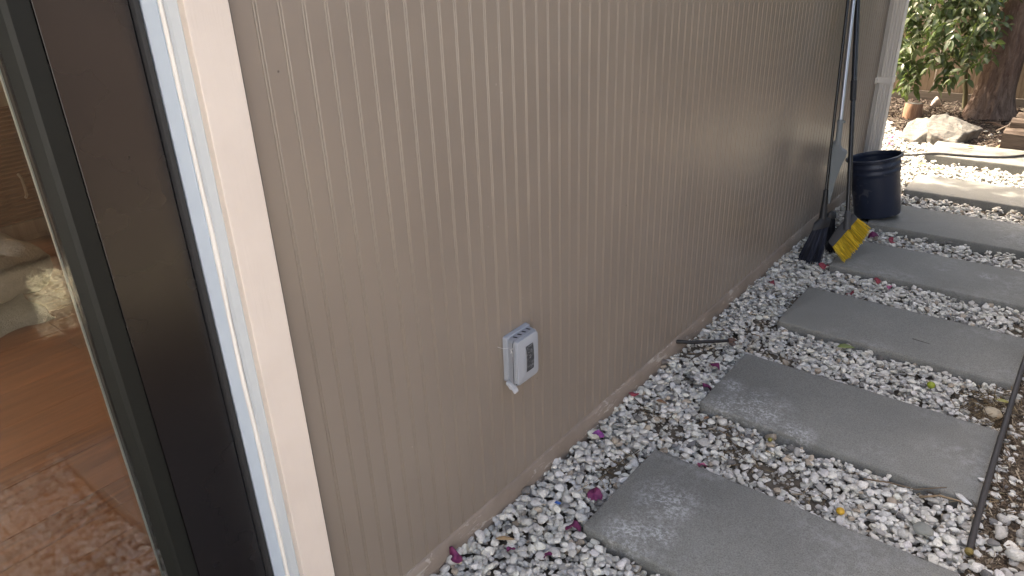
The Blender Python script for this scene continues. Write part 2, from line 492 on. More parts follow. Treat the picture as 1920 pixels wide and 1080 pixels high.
def ground_z(x, y):
    z = np.full(np.shape(x), -0.026)
    z = z + 0.018 * bare(x, y)
    z = np.where(is_mulch(x, y), -0.012 + 0.05 * np.clip(y - 7.6, 0, 1.2) * 0.5, z)
    z = np.where(is_bed(x, y), -0.006, z)
    z = z + (vnoise(x, y, 9, 1) - 0.5) * 0.016 + (vnoise(x, y, 30, 2) - 0.5) * 0.010
    return z

xs = np.arange(-1.9, 4.81, 0.03); ys = np.arange(-3.0, 10.81, 0.03)
GX, GY = np.meshgrid(xs, ys, indexing='ij')
GZ = ground_z(GX, GY)
edge = np.minimum(np.minimum(GX + 1.9, 4.8 - GX), np.minimum(GY + 3.0, 10.8 - GY))
GZ = np.where(edge < 0.2, GZ * np.clip(edge / 0.2, 0, 1) - 0.056 * (1 - np.clip(edge / 0.2, 0, 1)), GZ)
nx, ny = GX.shape
V = np.stack([GX.ravel(), GY.ravel(), GZ.ravel()], 1)
idx = np.arange(nx * ny).reshape(nx, ny)
F = np.stack([idx[:-1, :-1].ravel(), idx[1:, :-1].ravel(), idx[1:, 1:].ravel(), idx[:-1, 1:].ravel()], 1)
keep = ~((V[F[:, 2], 0] < -0.02) & (V[F[:, 2], 1] < 5.40))      # the house stands here
g = obj('ground', V, F[keep], m_soil, smooth=True)
tag(g, kind='structure')
V, F = box(-250, 250, -250, 250, -0.4, -0.058)
tag(obj('far_ground', V, F, m_soil), kind='structure')

# ------------------------------------------------------------------ house
house = thing('house', 'taupe beadboard sided house wall with white framed glass door', 'house', (0, 3.0, 0))
# vertical beaded boards, each one its own piece
PITCH = 0.0508
prof = [(0.0, 0.0000), (-0.0026, 0.0003), (-0.0026, 0.0013), (-0.0004, 0.0033), (0.0, 0.0038), (0.0002, 0.0048), (0.0, 0.0058), (-0.0004, 0.0061), (-0.0026, 0.0064), (-0.0026, 0.0074),
        (-0.0004, 0.0094), (0.0, 0.0100), (0.0, PITCH - 0.0001), (-0.012, PITCH - 0.0001), (-0.012, 0.0)]
bv, bf = extrude_z(prof, 0.0762, 2.56)
board_mesh = mesh('board', bv, bf, m_siding)
y = 0.7756 - 0.0046 - PITCH * 2
k = 0
while y < 5.30:
    o = bpy.data.objects.new('board', board_mesh); C.objects.link(o); o.parent = house
    o.location = (random.uniform(-0.0002, 0.0002), y - 3.0, 0)
    y += PITCH; k += 1
Y_END = 5.43
core = join(box(-0.145, -0.0125, 0.6365, Y_END, -0.1, 2.62), box(-0.145, -0.0125, -1.95, -1.75, -0.1, 2.62), box(-0.145, -0.0125, -1.75, 0.62, 2.2, 2.62))
obj('wall', *core, m_siding, house)
obj('gable_wall', *box(-4.6, -0.0126, Y_END - 0.002, Y_END + 0.02, -0.1, 2.62), m_siding, house)
# painted foundation strip under the siding
def strip(y0, y1, step=0.06):
    V = []; F = []; ys = np.arange(y0, y1 + 1e-6, step)
    for yy in ys:
        d = (vnoise(yy, 0.0, 6, 5) - 0.5) * 0.006
        t = (vnoise(yy, 3.0, 3, 6) - 0.5) * 0.006
        for x, z in ((-0.012, 0.0755), (0.001, 0.0755 + t), (0.006 + d, 0.066 + t), (0.010 + d, 0.045), (0.013 + d, 0.015), (0.012, -0.06)):
            V.append((x, yy, z))
    for i in range(len(ys) - 1):
        for j in range(5): F.append((i * 6 + j, i * 6 + j + 1, i * 6 + j + 7, i * 6 + j + 6))
    return V, F
obj('foundation', *strip(0.64, Y_END), m_found, house, smooth=True)
# roof with eave
roof = [(0.50, 2.52), (0.50, 2.66), (-2.6, 3.75), (-5.4, 2.75), (-5.4, 2.60), (-2.6, 3.60)]
obj('roof', *extrude_y(roof, -2.0, Y_END + 0.22), mat('roof_shingle', (0.12, 0.11, 0.10), 0.9, 0.2), house)
m_soff = mat('soffit_paint', (0.25, 0.21, 0.18), 0.7, 0.2)
obj('soffit', *box(-0.0125, 0.49, -1.98, Y_END + 0.2, 2.50, 2.517), m_soff, house)
# door casing, return, caulk, jamb
DZ0, DZ1 = 0.02, 2.16
obj('door_casing', *extrude_z([(0.002, 0.637), (0.022, 0.637), (0.022, 0.7155), (0.0015, 0.7155)], DZ0, DZ1), m_cream, house, bevel=0.002)
V, F = extrude_z([(-0.030, 0.6365), (-0.024, 0.6255), (-0.012, 0.6285), (0.0015, 0.6368), (0.0015, 0.645), (-0.03, 0.645)], DZ0, DZ1)
obj('casing_return', V, F, m_return, house, bevel=0.0015)
pts = []
zz = np.linspace(DZ0, DZ1, 60)
for z in zz: pts.append((-0.0235 + (vnoise(z, 1, 9, 3) - .5) * 0.004, 0.6225 + (vnoise(z, 5, 7, 4) - .5) * 0.004, z))
obj('caulk_bead', *tube(pts, [0.0052 + (vnoise(z, 2, 8, 8) - .5) * 0.003 for z in zz], 8), m_caulk, house, smooth=True)
obj('door_jamb', *extrude_z([(-0.10, 0.612), (-0.028, 0.619), (-0.028, 0.6360), (-0.10, 0.6360)], DZ0, DZ1), m_jamb, house)
# glass door
door = bpy.data.objects.new('glass_door', None); C.objects.link(door); door.parent = house; ORG[door.name] = ORG['house']
bead = [(-0.0665, 0.6118), (-0.0700, 0.6040), (-0.078, 0.6010), (-0.11, 0.6010), (-0.11, 0.6118)]
obj('weatherstrip', *extrude_z(list(reversed(bead)), DZ0, DZ1), m_gasket, door, bevel=0.0015)
obj('door_stile', *extrude_z([(-0.12, 0.459), (-0.0775, 0.459), (-0.0765, 0.4600), (-0.0765, 0.598), (-0.0795, 0.6008), (-0.12, 0.6008)], DZ0, DZ1), m_black, door, bevel=0.001)
obj('glazing_stop', *extrude_z([(-0.118, 0.4085), (-0.1045, 0.4085), (-0.0860, 0.4200), (-0.0815, 0.4280), (-0.0805, 0.4588), (-0.118, 0.4588)], DZ0 + .1, DZ1), m_stop, door, bevel=0.001)
obj('bottom_rail', *box(-0.119, -0.0785, -1.60, 0.4586, DZ0, 0.118), m_black, door, bevel=0.002)
obj('top_rail', *box(-0.119, -0.0785, -1.60, 0.4586, 2.06, DZ1), m_black, door)
obj('far_stile', *box(-0.12, -0.0765, -1.75, -1.601, DZ0, DZ1), m_black, door)
obj('glass_spacer', *box(-0.1275, -0.1205, 0.4040, 0.4086, 0.12, 2.05), m_spacer, door)
obj('glass_seal', *box(-0.1204, -0.1072, 0.4062, 0.4086, 0.12, 2.05), m_gasket, door)
obj('glass_pane', *join(box(-0.1070, -0.1030, -1.6, 0.4084, 0.12, 2.05)), m_glass, door)
obj('glass_pane', *join(box(-0.1320, -0.1280, -1.6, 0.4084, 0.12, 2.05)), m_glass, door)

# ------------------------------------------------------------------ room behind the glass
fl = thing('interior_floor', '', '', (-2.2, 0.3, 0.1))
del fl['category']; del fl['label']; fl['kind'] = 'structure'
m_floor = mat('walnut_floor', (0.16, 0.07, 0.03), 0.33, 0.5)
n = N(m_floor)
ob = n.t.nodes.new('ShaderNodeObjectInfo')
gg = n.noise(42, 5, 0.65, n.pos((1, 0.07, 1)), 0.6); g2 = n.noise(6, 3, 0.6, n.pos((1, 0.3, 1)))
c = n.mix(n.ramp(gg, [(0.3, 0.0), (0.7, 1.0)]), (0.115, 0.040, 0.015), (0.29, 0.105, 0.038))
c = n.mix(n.math('MULTIPLY', ob.outputs['Random'], 0.55), c, (0.33, 0.125, 0.048))
n.base(n.mix(n.ramp(g2, [(0.4, 0.0), (0.7, 0.5)]), c, (0.18, 0.07, 0.03)))
n.bump(gg, 0.08, 0.002)
x = -4.45; row = 0
while x < -0.15:
    wd = min(0.127, -0.146 - x)
    yb = -1.8 + (row * 0.737) % 1.5 - 1.5
    while yb < 3.2:
        y0 = max(yb, -1.8); y1 = min(yb + 1.5, 3.2)
        if y1 - y0 > 0.02:
            obj('floor_plank', *box(x, x + wd - 0.0012, y0, y1 - 0.0012, 0.07, 0.1 + random.uniform(-0.0004, 0.0004)), m_floor, fl)
        yb += 1.5
    x += 0.127; row += 1
m_iwall = mat('interior_wall_paint', (0.62, 0.57, 0.50), 0.8, 0.2)
rw = obj('interior_wall', *join(box(-4.6, -4.47, -1.95, -1.6, 0.0, 2.5), box(-4.6, -4.47, 0.4, 3.35, 0.0, 2.5), box(-4.6, -4.47, -1.6, 0.4, 0.0, 0.25), box(-4.6, -4.47, -1.6, 0.4, 2.25, 2.5), box(-4.47, -0.1455, 3.2, 3.35, 0.0, 2.5),
     box(-4.47, -3.6, -1.95, -1.8, 0.0, 2.5), box(-0.9, -0.1455, -1.95, -1.8, 0, 2.5), box(-3.6, -0.9, -1.95, -1.8, 0, 0.35), box(-3.6, -0.9, -1.95, -1.8, 2.2, 2.5)), m_iwall)
tag(rw, kind='structure')
tag(obj('interior_ceiling', *box(-4.6, -0.146, -1.95, 3.35, 2.502, 2.51), m_iwall), kind='structure')

cab = thing('wooden_cabinet', 'brown wooden cabinet with louvered doors seen through the glass door', 'cabinet', (-3.85, 1.0, 0.1))
m_cab = wood_mat('brown_cabinet_wood', (0.16, 0.105, 0.07), (0.30, 0.21, 0.145), (1, 1, 0.06), 40, 0.5)
m_louv = wood_mat('reddish_louver_wood', (0.10, 0.05, 0.028), (0.19, 0.095, 0.055), (1, 0.1, 1), 50, 0.5)
obj('cabinet_body', *join(box(-4.1, -3.64, 0.45, 1.60, 0.12, 1.00), box(-4.12, -3.60, 0.43, 1.62, 1.001, 1.04)), m_cab, cab, bevel=0.004)
for (y0, y1) in ((0.47, 1.015), (1.02, 1.585)):
    d = obj('cabinet_door', *join(box(-3.64, -3.618, y0, y0 + .07, .16, .98), box(-3.64, -3.618, y1 - .07, y1, .16, .98), box(-3.64, -3.618, y0 + .07, y1 - .07, .16, .24),
                                  box(-3.64, -3.618, y0 + .07, y1 - .07, .90, .98)), m_cab, cab, bevel=0.003)
    z = 0.245
    while z < 0.895:
        obj('louver', [(-3.638, y0 + .071, z), (-3.622, y0 + .071, z - .0), (-3.622, y0 + .071, z + .008), (-3.638, y0 + .071, z + .02),
                       (-3.638, y1 - .071, z), (-3.622, y1 - .071, z - .0), (-3.622, y1 - .071, z + .008), (-3.638, y1 - .071, z + .02)],
            [(0, 3, 2, 1), (4, 5, 6, 7), (0, 1, 5, 4), (1, 2, 6, 5), (2, 3, 7, 6), (3, 0, 4, 7)], m_louv, d)
        z += 0.024
    hy = y1 - .035 if y0 < 1 else y0 + .4
    obj('pull', *tube([(-3.618, hy, .38), (-3.585, hy, .40), (-3.582, hy, .45), (-3.585, hy, .50), (-3.618, hy, .52)], 0.008, 8), m_cab, d, smooth=True)

m_plush = mat('beige_plush', (0.30, 0.265, 0.225), 0.95, 0.1)
n = N(m_plush); n.bump(n.noise(60, 5, 0.7), 0.9, 0.02); n.base(n.mix(n.noise(30, 4), (0.24, 0.21, 0.175), (0.36, 0.32, 0.275)))
bed = thing('pet_bed', 'beige plush pet bed with raised sides behind the glass', 'pet bed', (-2.9, 0.72, 0.12))
def ring(cx, cy, rx, ry, z, r, seg=28, sq=0.7):
    P = []
    for k in range(seg + 1):
        a = 2 * PI * k / seg; cc, ss = math.cos(a), math.sin(a)
        P.append((cx + rx * math.copysign(abs(cc) ** sq, cc), cy + ry * math.copysign(abs(ss) ** sq, ss), z + 0.03 * math.sin(3 * a + 1)))
    return P
obj('bolster', *tube(ring(-2.9, 0.72, 0.28, 0.36, 0.28, 0.1), [0.105 + 0.02 * math.sin(k * 1.3) for k in range(29)], 12, False), m_plush, bed, smooth=True)
cv, cf = chip_shape(3, 0, rng, jit=0)
obj('cushion', cv * np.array([.30, .38, .11]) + np.array([-2.9, .72, .23]), [tuple(f) for f in cf], m_plush, bed, smooth=True)
m_rug = mat('cream_wool_rug', (0.46, 0.42, 0.36), 0.95, 0.1)
n = N(m_rug); n.bump(n.noise(120, 4, 0.7), 1.0, 0.02); n.base(n.mix(n.noise(45, 4), (0.33, 0.30, 0.25), (0.52, 0.48, 0.42)))
V = []; F = []; nn = 40
for i in range(nn):
    for j in range(nn):
        u_, v_ = i / (nn - 1), j / (nn - 1)
        e = min(u_, v_, 1 - u_, 1 - v_)
        V.append((-4.2 + 1.75 * u_ + 0.012 * math.sin(v_ * 40), -0.5 + 1.56 * v_ + 0.012 * math.sin(u_ * 37) - 0.02 * u_, 0.101 + 0.02 * min(1, e * 14) + random.uniform(0, .006)))
for i in range(nn - 1):
    for j in range(nn - 1): F.append((i * nn + j, (i + 1) * nn + j, (i + 1) * nn + j + 1, i * nn + j + 1))
tag(obj('rug', V, F, m_rug, smooth=True, loc=(-3.3, 0.3, 0.1)), 'cream woolly rug under the pet bed on the wooden floor', 'rug')

# ------------------------------------------------------------------ outlet cover on the wall
box_o = thing('outlet_cover', 'grey weatherproof outlet cover with dark window on the siding', 'outlet cover', (0.0, 1.455, 0.535))
def rrect(y0, y1, z0, z1, r, seg=5):
    P = []
    for cy, cz, a0 in ((y1 - r, z0 + r, -90), (y1 - r, z1 - r, 0), (y0 + r, z1 - r, 90), (y0 + r, z0 + r, 180)):
        for k in range(seg + 1):
            a = math.radians(a0 + 90 * k / seg); P.append((cy + r * math.cos(a), cz + r * math.sin(a)))
    return P
def loft(rings, cap0=True, cap1=True):
    """rings: list of (x, [(y,z)...])"""
    V = []; F = []; n = len(rings[0][1])
    for x, P in rings: V += [((x(p) if callable(x) else x), p[0], p[1]) for p in P]
    for i in range(len(rings) - 1):
        for k in range(n): F.append((i * n + k, i * n + (k + 1) % n, (i + 1) * n + (k + 1) % n, (i + 1) * n + k))
    if cap0: F.append(tuple(range(n - 1, -1, -1)))
    if cap1: F.append(tuple(range((len(rings) - 1) * n, len(rings) * n)))
    return V, F
obj('back_plate', *loft([(0.0008, rrect(1.399, 1.512, .461, .611, .006)), (0.014, rrect(1.400, 1.511, .462, .610, .006)), (0.0155, rrect(1.402, 1.509, .464, .608, .006))]), m_plastic_grey, box_o, smooth=True, angle=30)
obj('housing', *loft([(0.0156, rrect(1.403, 1.507, .465, .6075, .012)), (0.030, rrect(1.398, 1.503, .463, .6095, .012)), (0.0470, rrect(1.392, 1.499, .460, .6130, .014)),
     (0.0476, rrect(1.3928, 1.4982, .4608, .6122, .0135)), (0.0474, rrect(1.3940, 1.4970, .4620, .6110, .0125)), (0.0440, rrect(1.3942, 1.4968, .4622, .6108, .0125))], cap1=False), m_plastic_grey, box_o, smooth=True, angle=30)
obj('gasket', *loft([(0.0400, rrect(1.3938, 1.4972, .4618, .6112, .0125)), (0.0438, rrect(1.3938, 1.4972, .4618, .6112, .0125))]), m_gasket, box_o)
bulge = lambda p: 0.0530 + 0.008 * (1 - ((p[1] - .537) / .077) ** 2) + 0.002 * (1 - ((p[0] - 1.4455) / .053) ** 2)
lidrings = [(0.0439, rrect(1.3962, 1.4950, .4640, .6090, .0115)), (0.0490, rrect(1.3960, 1.4952, .4638, .6092, .0115)), (lambda p: bulge(p) - 0.0012, rrect(1.3964, 1.4948, .4642, .6088, .0115))]
for sft in (0.0055, 0.008, 0.014, 0.024, 0.034, 0.044, 0.051):
    lidrings.append((lambda p: bulge(p), rrect(1.392 + sft, 1.499 - sft, .460 + sft, .614 - sft, max(0.014 - sft * .4, .001))))
obj('lid', *loft(lidrings), m_plastic_grey, box_o, smooth=True, angle=40)
win = []
wy0, wy1, wz0, wz1 = 1.429, 1.464, .499, .584
for j in range(9):
    z = wz0 + (wz1 - wz0) * j / 8
    for yv in (wy0, (wy0 + wy1) / 2, wy1): win.append((bulge((yv, z)) + 0.0012, yv, z))
wf = [(j * 3 + i, j * 3 + i + 1, j * 3 + i + 4, j * 3 + i + 3) for j in range(8) for i in range(2)]
lidw = obj('window', win, wf, m_window, box_o, smooth=True)
fr = []
for (a, b, c_, d_) in ((wy0 - .004, wy0 - .001, wz0 - .004, wz1 + .004), (wy1 + .001, wy1 + .004, wz0 - .004, wz1 + .004)):
    fv = []; ff = []
    for j in range(9):
        z = c_ + (d_ - c_) * j / 8
        for yv in (a, b): fv += [(bulge((yv, z)) - .002, yv, z), (bulge((yv, z)) + .0006, yv, z)]
    for j in range(8):
        o_ = j * 4
        ff += [(o_ + 1, o_ + 3, o_ + 7, o_ + 5), (o_, o_ + 1, o_ + 5, o_ + 4), (o_ + 3, o_ + 2, o_ + 6, o_ + 7)]
    fr.append((fv, ff))
obj('window_frame', *join(*fr), m_plastic_grey, box_o)
for i in range(4):
    y0 = 1.417 + i * 0.0205
    obj('vent_slot', *([(0.0225, y0 + .001, .6065), (0.038, y0, .6065), (0.038, y0 + .005, .6065), (0.0225, y0 + .006, .6065),
                        (0.0225, y0 + .001, .6092), (0.038, y0, .6118), (0.038, y0 + .005, .6118), (0.0225, y0 + .006, .6092)],
                       [(0, 3, 2, 1), (4, 5, 6, 7), (0, 1, 5, 4), (1, 2, 6, 5), (2, 3, 7, 6), (3, 0, 4, 7)]), m_slot, box_o)
latch = [(0.016, .462), (0.024, .458), (0.030, .449), (0.038, .451), (0.044, .442), (0.050, .441), (0.051, .447), (0.046, .456), (0.038, .463), (0.030, .468), (0.016, .472)]
obj('latch_tab', *extrude_y(latch, 1.386, 1.403), mat('pale_grey_plastic', (0.46, 0.47, 0.50), 0.4, 0.45), box_o, bevel=0.002)
wb = []
def thread(a, b, r=0.00045, sag=0.004):
    a = Vector(a); b = Vector(b); P = []
    for k in range(7):
        t = k / 6; p = a.lerp(b, t); p.z -= sag * math.sin(PI * t); P.append(p)
    return tube(P, r, 4)
wb = [thread((0.003, 1.372, .592), (0.024, 1.402, .582)), thread((0.024, 1.4015, .582), (0.047, 1.3860, .580), .0008), thread((0.035, 1.395, .585), (0.047, 1.3862, .595), .0007),
      thread((0.038, 1.393, .581), (0.030, 1.396, .570), .0009), thread((0.042, 1.389, .583), (0.046, 1.3868, .566), .0005)]
tag(obj('cobweb', *join(*wb), m_web, loc=(0.03, 1.39, .58)), 'wisp of white cobweb on the left edge of the outlet cover', 'cobweb')

# ------------------------------------------------------------------ stepping slabs
def slab_mesh(x0, x1, y0, y1, zt, seed):
    r = np.random.default_rng(seed)
    # rounded, slightly worn outline, top ring inset by a small chamfer
    def outline(ins):
        P = []
        rr = 0.012
        for (cx, cy, a0) in ((x1 - rr, y0 + rr, -90), (x1 - rr, y1 - rr, 0), (x0 + rr, y1 - rr, 90), (x0 + rr, y0 + rr, 180)):
            for k in range(4):
                a = math.radians(a0 + 30 * k); P.append((cx + (rr - ins) * math.cos(a), cy + (rr - ins) * math.sin(a)))
        Q = []
        for i in range(len(P)):
            a, b = P[i], P[(i + 1) % len(P)]
            L = math.hypot(b[0] - a[0], b[1] - a[1]); m = max(1, int(L / 0.02))
            for k in range(m): Q.append((a[0] + (b[0] - a[0]) * k / m, a[1] + (b[1] - a[1]) * k / m))
        return Q
    base = outline(0)
    wob = [(vnoise(p[0], p[1], 25, seed) - .5) * 0.004 for p in base]
    cxm, cym = (x0 + x1) / 2, (y0 + y1) / 2
    rings = []
    for ins, z in ((0.003, zt - 0.09), (0.0, zt - 0.012), (0.001, zt - 0.006), (0.003, zt - 0.002), (0.007, zt)):
        Q = outline(ins)
        rings.append([(p[0] + (wv if abs(p[0] - cxm) > abs(x1 - x0) / 2 - .02 else 0), p[1] + (wv if abs(p[1] - cym) > abs(y1 - y0) / 2 - .02 else 0),
                       z + (vnoise(p[0], p[1], 40, seed + 3) - .5) * 0.002 * (z > zt - 0.01)) for p, wv in zip(Q, wob)])
    n_ = min(len(q) for q in rings); rings = [q[:n_] for q in rings]
    V = [p for q in rings for p in q]; F = []
    for i in range(len(rings) - 1):
        for k in range(n_): F.append((i * n_ + k, i * n_ + (k + 1) % n_, (i + 1) * n_ + (k + 1) % n_, (i + 1) * n_ + k))
    F.append(tuple(range((len(rings) - 1) * n_, len(rings) * n_)))
    return V, F
slab_lab = ['grey stepping slab beside the glass door, before the chalk smeared slab',
            'nearest grey concrete stepping slab, with white chalky smears near its corner',
            'second grey stepping slab from the camera, white scuffs on its front edge',
            'third stepping slab, plain grey, next beyond the short black stake',
            'fourth stepping slab, on whose corner the yellow broom rests',
            'fifth stepping slab, with the black nursery pot standing on it',
            'sixth stepping slab, half in dappled sunlight beyond the black pot',
            'farthest pale concrete slab, in full sun with a thin hose across it']
for i, (x0, x1, y0, y1, zt, ry) in enumerate(SLABS):
    cx, cy = (x0 + x1) / 2, (y0 + y1) / 2
    V, F = slab_mesh(x0 - cx, x1 - cx, y0 - cy, y1 - cy, zt, 40 + i)
    o = obj('stepping_slab', V, F, m_slab, loc=(cx, cy, 0), world=False, smooth=True, angle=50)
    o.rotation_euler = (random.uniform(-.004, .004), ry, random.uniform(-.004, .004))
    tag(o, slab_lab[i], 'paving slab', 'stepping slabs along the house wall')

# ------------------------------------------------------------------ gravel
class HF:
    def __init__(s, x0, x1, y0, y1, c):
        s.x0, s.y0, s.c = x0, y0, c
        X, Y = np.meshgrid(np.arange(x0, x1, c), np.arange(y0, y1, c), indexing='ij')
        s.h = ground_z(X, Y); s.X, s.Y = X, Y
    def drop(s, x, y, a, b, c_, th):
        R = max(a, b)
        i0 = max(int((x - R - s.x0) / s.c), 0); i1 = min(int((x + R - s.x0) / s.c) + 2, s.h.shape[0])
        j0 = max(int((y - R - s.y0) / s.c), 0); j1 = min(int((y + R - s.y0) / s.c) + 2, s.h.shape[1])
        if i1 <= i0 or j1 <= j0: return None
        dx = s.X[i0:i1, j0:j1] - x; dy = s.Y[i0:i1, j0:j1] - y
        ct, st = math.cos(th), math.sin(th)
        u_ = (dx * ct + dy * st) / a; v_ = (-dx * st + dy * ct) / b
        q = u_ * u_ + v_ * v_; ins = q < 1
        if ins.sum() < 2: return None
        hh = s.h[i0:i1, j0:j1]
        low = np.sqrt(np.clip(1 - q, 0, 1)) * c_
        z = np.percentile((hh + low)[ins], 72)          # rests on the higher contact points
        return z, (i0, i1, j0, j1, ins, low)
    def commit(s, z, t):
        i0, i1, j0, j1, ins, low = t
        hh = s.h[i0:i1, j0:j1]
        hh[ins] = np.maximum(hh[ins], (z + low * 0.9)[ins])

srng = np.random.default_rng(5)
shapes1 = [chip_shape(1, 11, srng, 0.42, 0.78, 0.02) for _ in range(14)]
shapes2 = [chip_shape(2, 12, srng, 0.40, 0.80, 0.014) for _ in range(14)]
GV = []; GF = []; GC = []; gcount = 0
def add_stone(x, y, z, a, b, c_, th, col, near, tilt=0.6):
    global gcount
    Vs, Fs = (shapes2 if near else shapes1)[srng.integers(14)]
    M = Matrix.Rotation(th, 3, 'Z') @ Matrix.Rotation(srng.normal() * 0.25 * tilt, 3, 'X') @ Matrix.Rotation(srng.normal() * 0.25 * tilt, 3, 'Y')
    P = (Vs * np.array([a, b, c_])) @ np.array(M).T + np.array([x, y, z])
    GV.append(P); GF.append(Fs + gcount); GC.append(np.tile(col, (len(P), 1))); gcount += len(P)
def stone_col():
    t = srng.random()
    if t < 0.85:
        v = srng.uniform(0.54, 0.82); return np.array([v, v * srng.uniform(.96, .99), v * srng.uniform(.87, .945)])
    if t < 0.925:
        v = srng.uniform(0.34, 0.5); return np.array([v, v * .97, v * .92])
    if t < 0.955:
        v = srng.uniform(0.12, 0.24); return np.array([v, v * .98, v * .97])
    v = srng.uniform(0.34, 0.52); return np.array([v, v * .84, v * .66])
hf = HF(-1.2, 1.45, 0.0, 7.7, 0.006)
def slab_h(h):
    for (x0, x1, y0, y1, zt, *_r) in SLABS:
        m_ = (h.X > x0) & (h.X < x1) & (h.Y > y0) & (h.Y < y1)
        h.h[m_] = zt
slab_h(hf)
def pour(n, smin, smax, xr, yr, cap, near, tilt=0.6, thin=False):
    for _ in range(n):
        x = srng.uniform(*xr); y = srng.uniform(*yr)
        if y < 5.45 and x < 0.004: continue
        if is_mulch(np.array(x), np.array(y)) and srng.random() > 0.03: continue
        if x > 1.20 and xr[1] < 1.3 and srng.random() > 0.25: continue
        bb = float(bare(np.array(x), np.array(y)))
        if srng.random() < bb * 0.85: continue
        a = srng.uniform(smin, smax) * (0.85 if srng.random() < .5 else 1.1); b = a * srng.uniform(.6, .9); c_ = b * srng.uniform(.55, .85)
        if in_slab(np.array(x), np.array(y), a * 0.55): continue
        th = srng.uniform(0, 2 * PI)
        r_ = hf.drop(x, y, a, b, c_, th)
        if r_ is None: continue
        z, t = r_
        if z > cap + c_ * .3: continue
        z -= c_ * 0.18
        hf.commit(z, t)
        add_stone(x, y, z, a, b, c_, th, stone_col(), near, tilt)
NR = ((0.0, 1.235), (0.95, 2.3)); MR = ((0.0, 1.235), (2.3, 4.3)); FR = ((-1.0, 1.3), (4.3, 7.65))
DR = ((0.0, 1.235), (0.05, 0.95))
pour(4200, .010, .018, *DR, 0.012, False)
pour(2600, .012, .020, *NR, 0.004, True); pour(4200, .008, .015, *NR, 0.010, True); pour(3600, .011, .021, *NR, 0.017, True); pour(5200, .005, .010, *NR, 0.012, False)
pour(3600, .012, .020, *MR, 0.004, False); pour(6000, .008, .014, *MR, 0.010, False); pour(5000, .010, .019, *MR, 0.018, False); pour(5500, .005, .010, *MR, 0.010, False)
pour(7500, .014, .022, *FR, 0.006, False); pour(12000, .010, .019, *FR, 0.018, False)
pour(110, .014, .026, (1.205, 1.40), (1.80, 2.28), 0.03, True); pour(90, .010, .018, (1.205, 1.34), (2.28, 3.4), 0.02, True)
# sparse small stones and grit in the bare patches
for _ in range(900):
    cx, cy, rx, ry = BARE[srng.integers(len(BARE))]
    x = cx + srng.normal() * rx * .6; y = cy + srng.normal() * ry * .6
    if x < 0.01 or x > 1.2 or in_slab(np.array(x), np.array(y), .004): continue
    a = srng.uniform(.002, .009); z = float(ground_z(np.array(x), np.array(y))) + a * .3
    v = srng.uniform(.15, .6)
    add_stone(x, y, z, a, a * .8, a * .6, srng.uniform(0, 6), np.array([v, v * .95, v * .86]), False)
gr = obj('gravel', np.concatenate(GV), np.concatenate(GF), m_stone, smooth=True, cols=np.concatenate(GC), angle=42)
tag(gr, 'white marble chip gravel between and around the stepping slabs', 'gravel', kind='stuff')

def top_at(x, y):
    i = int((x - hf.x0) / hf.c); j = int((y - hf.y0) / hf.c)
    if 0 <= i < hf.h.shape[0] and 0 <= j < hf.h.shape[1]: return float(hf.h[max(i - 1, 0):i + 2, max(j - 1, 0):j + 2].max())
    return float(ground_z(np.array(x), np.array(y)))

# individual larger stones
def stone(label, x, y, a, b, c_, th, col, seed, z=None, group=None, cat='stone', name='stone', cuts=13):
    r = np.random.default_rng(seed)
    Vs, Fs = chip_shape(2, cuts, r, .42, .84, .018)
    M = np.array(Matrix.Rotation(th, 3, 'Z'))
    z0 = (top_at(x, y) if z is None else z)
    P = (Vs * np.array([a, b, c_])) @ M.T
    o = obj(name, P, Fs, m_stone, world=False, loc=(x, y, z0 + c_ * .55), smooth=True, cols=np.tile(np.array(col), (len(P), 1)))
    return tag(o, label, cat, group)
G = 'larger single stones lying on the path'
stone('big white rock right of the hose end, at the bottom edge', 1.300, 2.045, .030, .024, .018, .4, (.62, .61, .57), 1, group=G)
stone('large pale rock beside the ribbed hose, among dry grass', 1.262, 2.125, .028, .020, .016, 1.1, (.54, .52, .48), 2, group=G)
stone('large pale grey rock farthest right in the dry bed', 1.335, 2.150, .032, .022, .018, .6, (.52, .49, .46), 3, group=G)
stone('tan round rock in the debris beside the hose', 1.150, 2.800, .040, .034, .030, .2, (.50, .42, .30), 4, group=G)
stone('dark grey rounded stone in white gravel near the wall', .130, 1.998, .019, .016, .012, .3, (.16, .155, .15), 5, group=G)
stone('flat dark grey pebble against the foundation', .022, 1.462, .020, .015, .009, 1.2, (.17, .16, .15), 6, group=G)
stone('speckled grey green stone left of the hose end', 1.075, 1.995, .034, .028, .018, .2, (.24, .25, .23), 7, group=G)
stone('thin white shard lying at the slab corner near the hose', 1.150, 2.215, .030, .012, .008, -.5, (.66, .66, .65), 8, group=G)
stone('small white chip on top of the second slab corner', 1.180, 2.335, .013, .010, .005, .3, (.80, .80, .78), 9, z=.036, group=G)
stone('pale grey block shaped stone in gravel near the third slab', .150, 3.28, .026, .020, .012, .2, (.52, .55, .58), 10, group=G)
stone('dark brown stone at the foundation beside the stake', .018, 2.42, .024, .018, .014, .2, (.13, .11, .10), 12, group=G)
stone('brown stone at the tip of the black stake', .185, 2.745, .020, .016, .014, .2, (.14, .10, .09), 13, group=G)

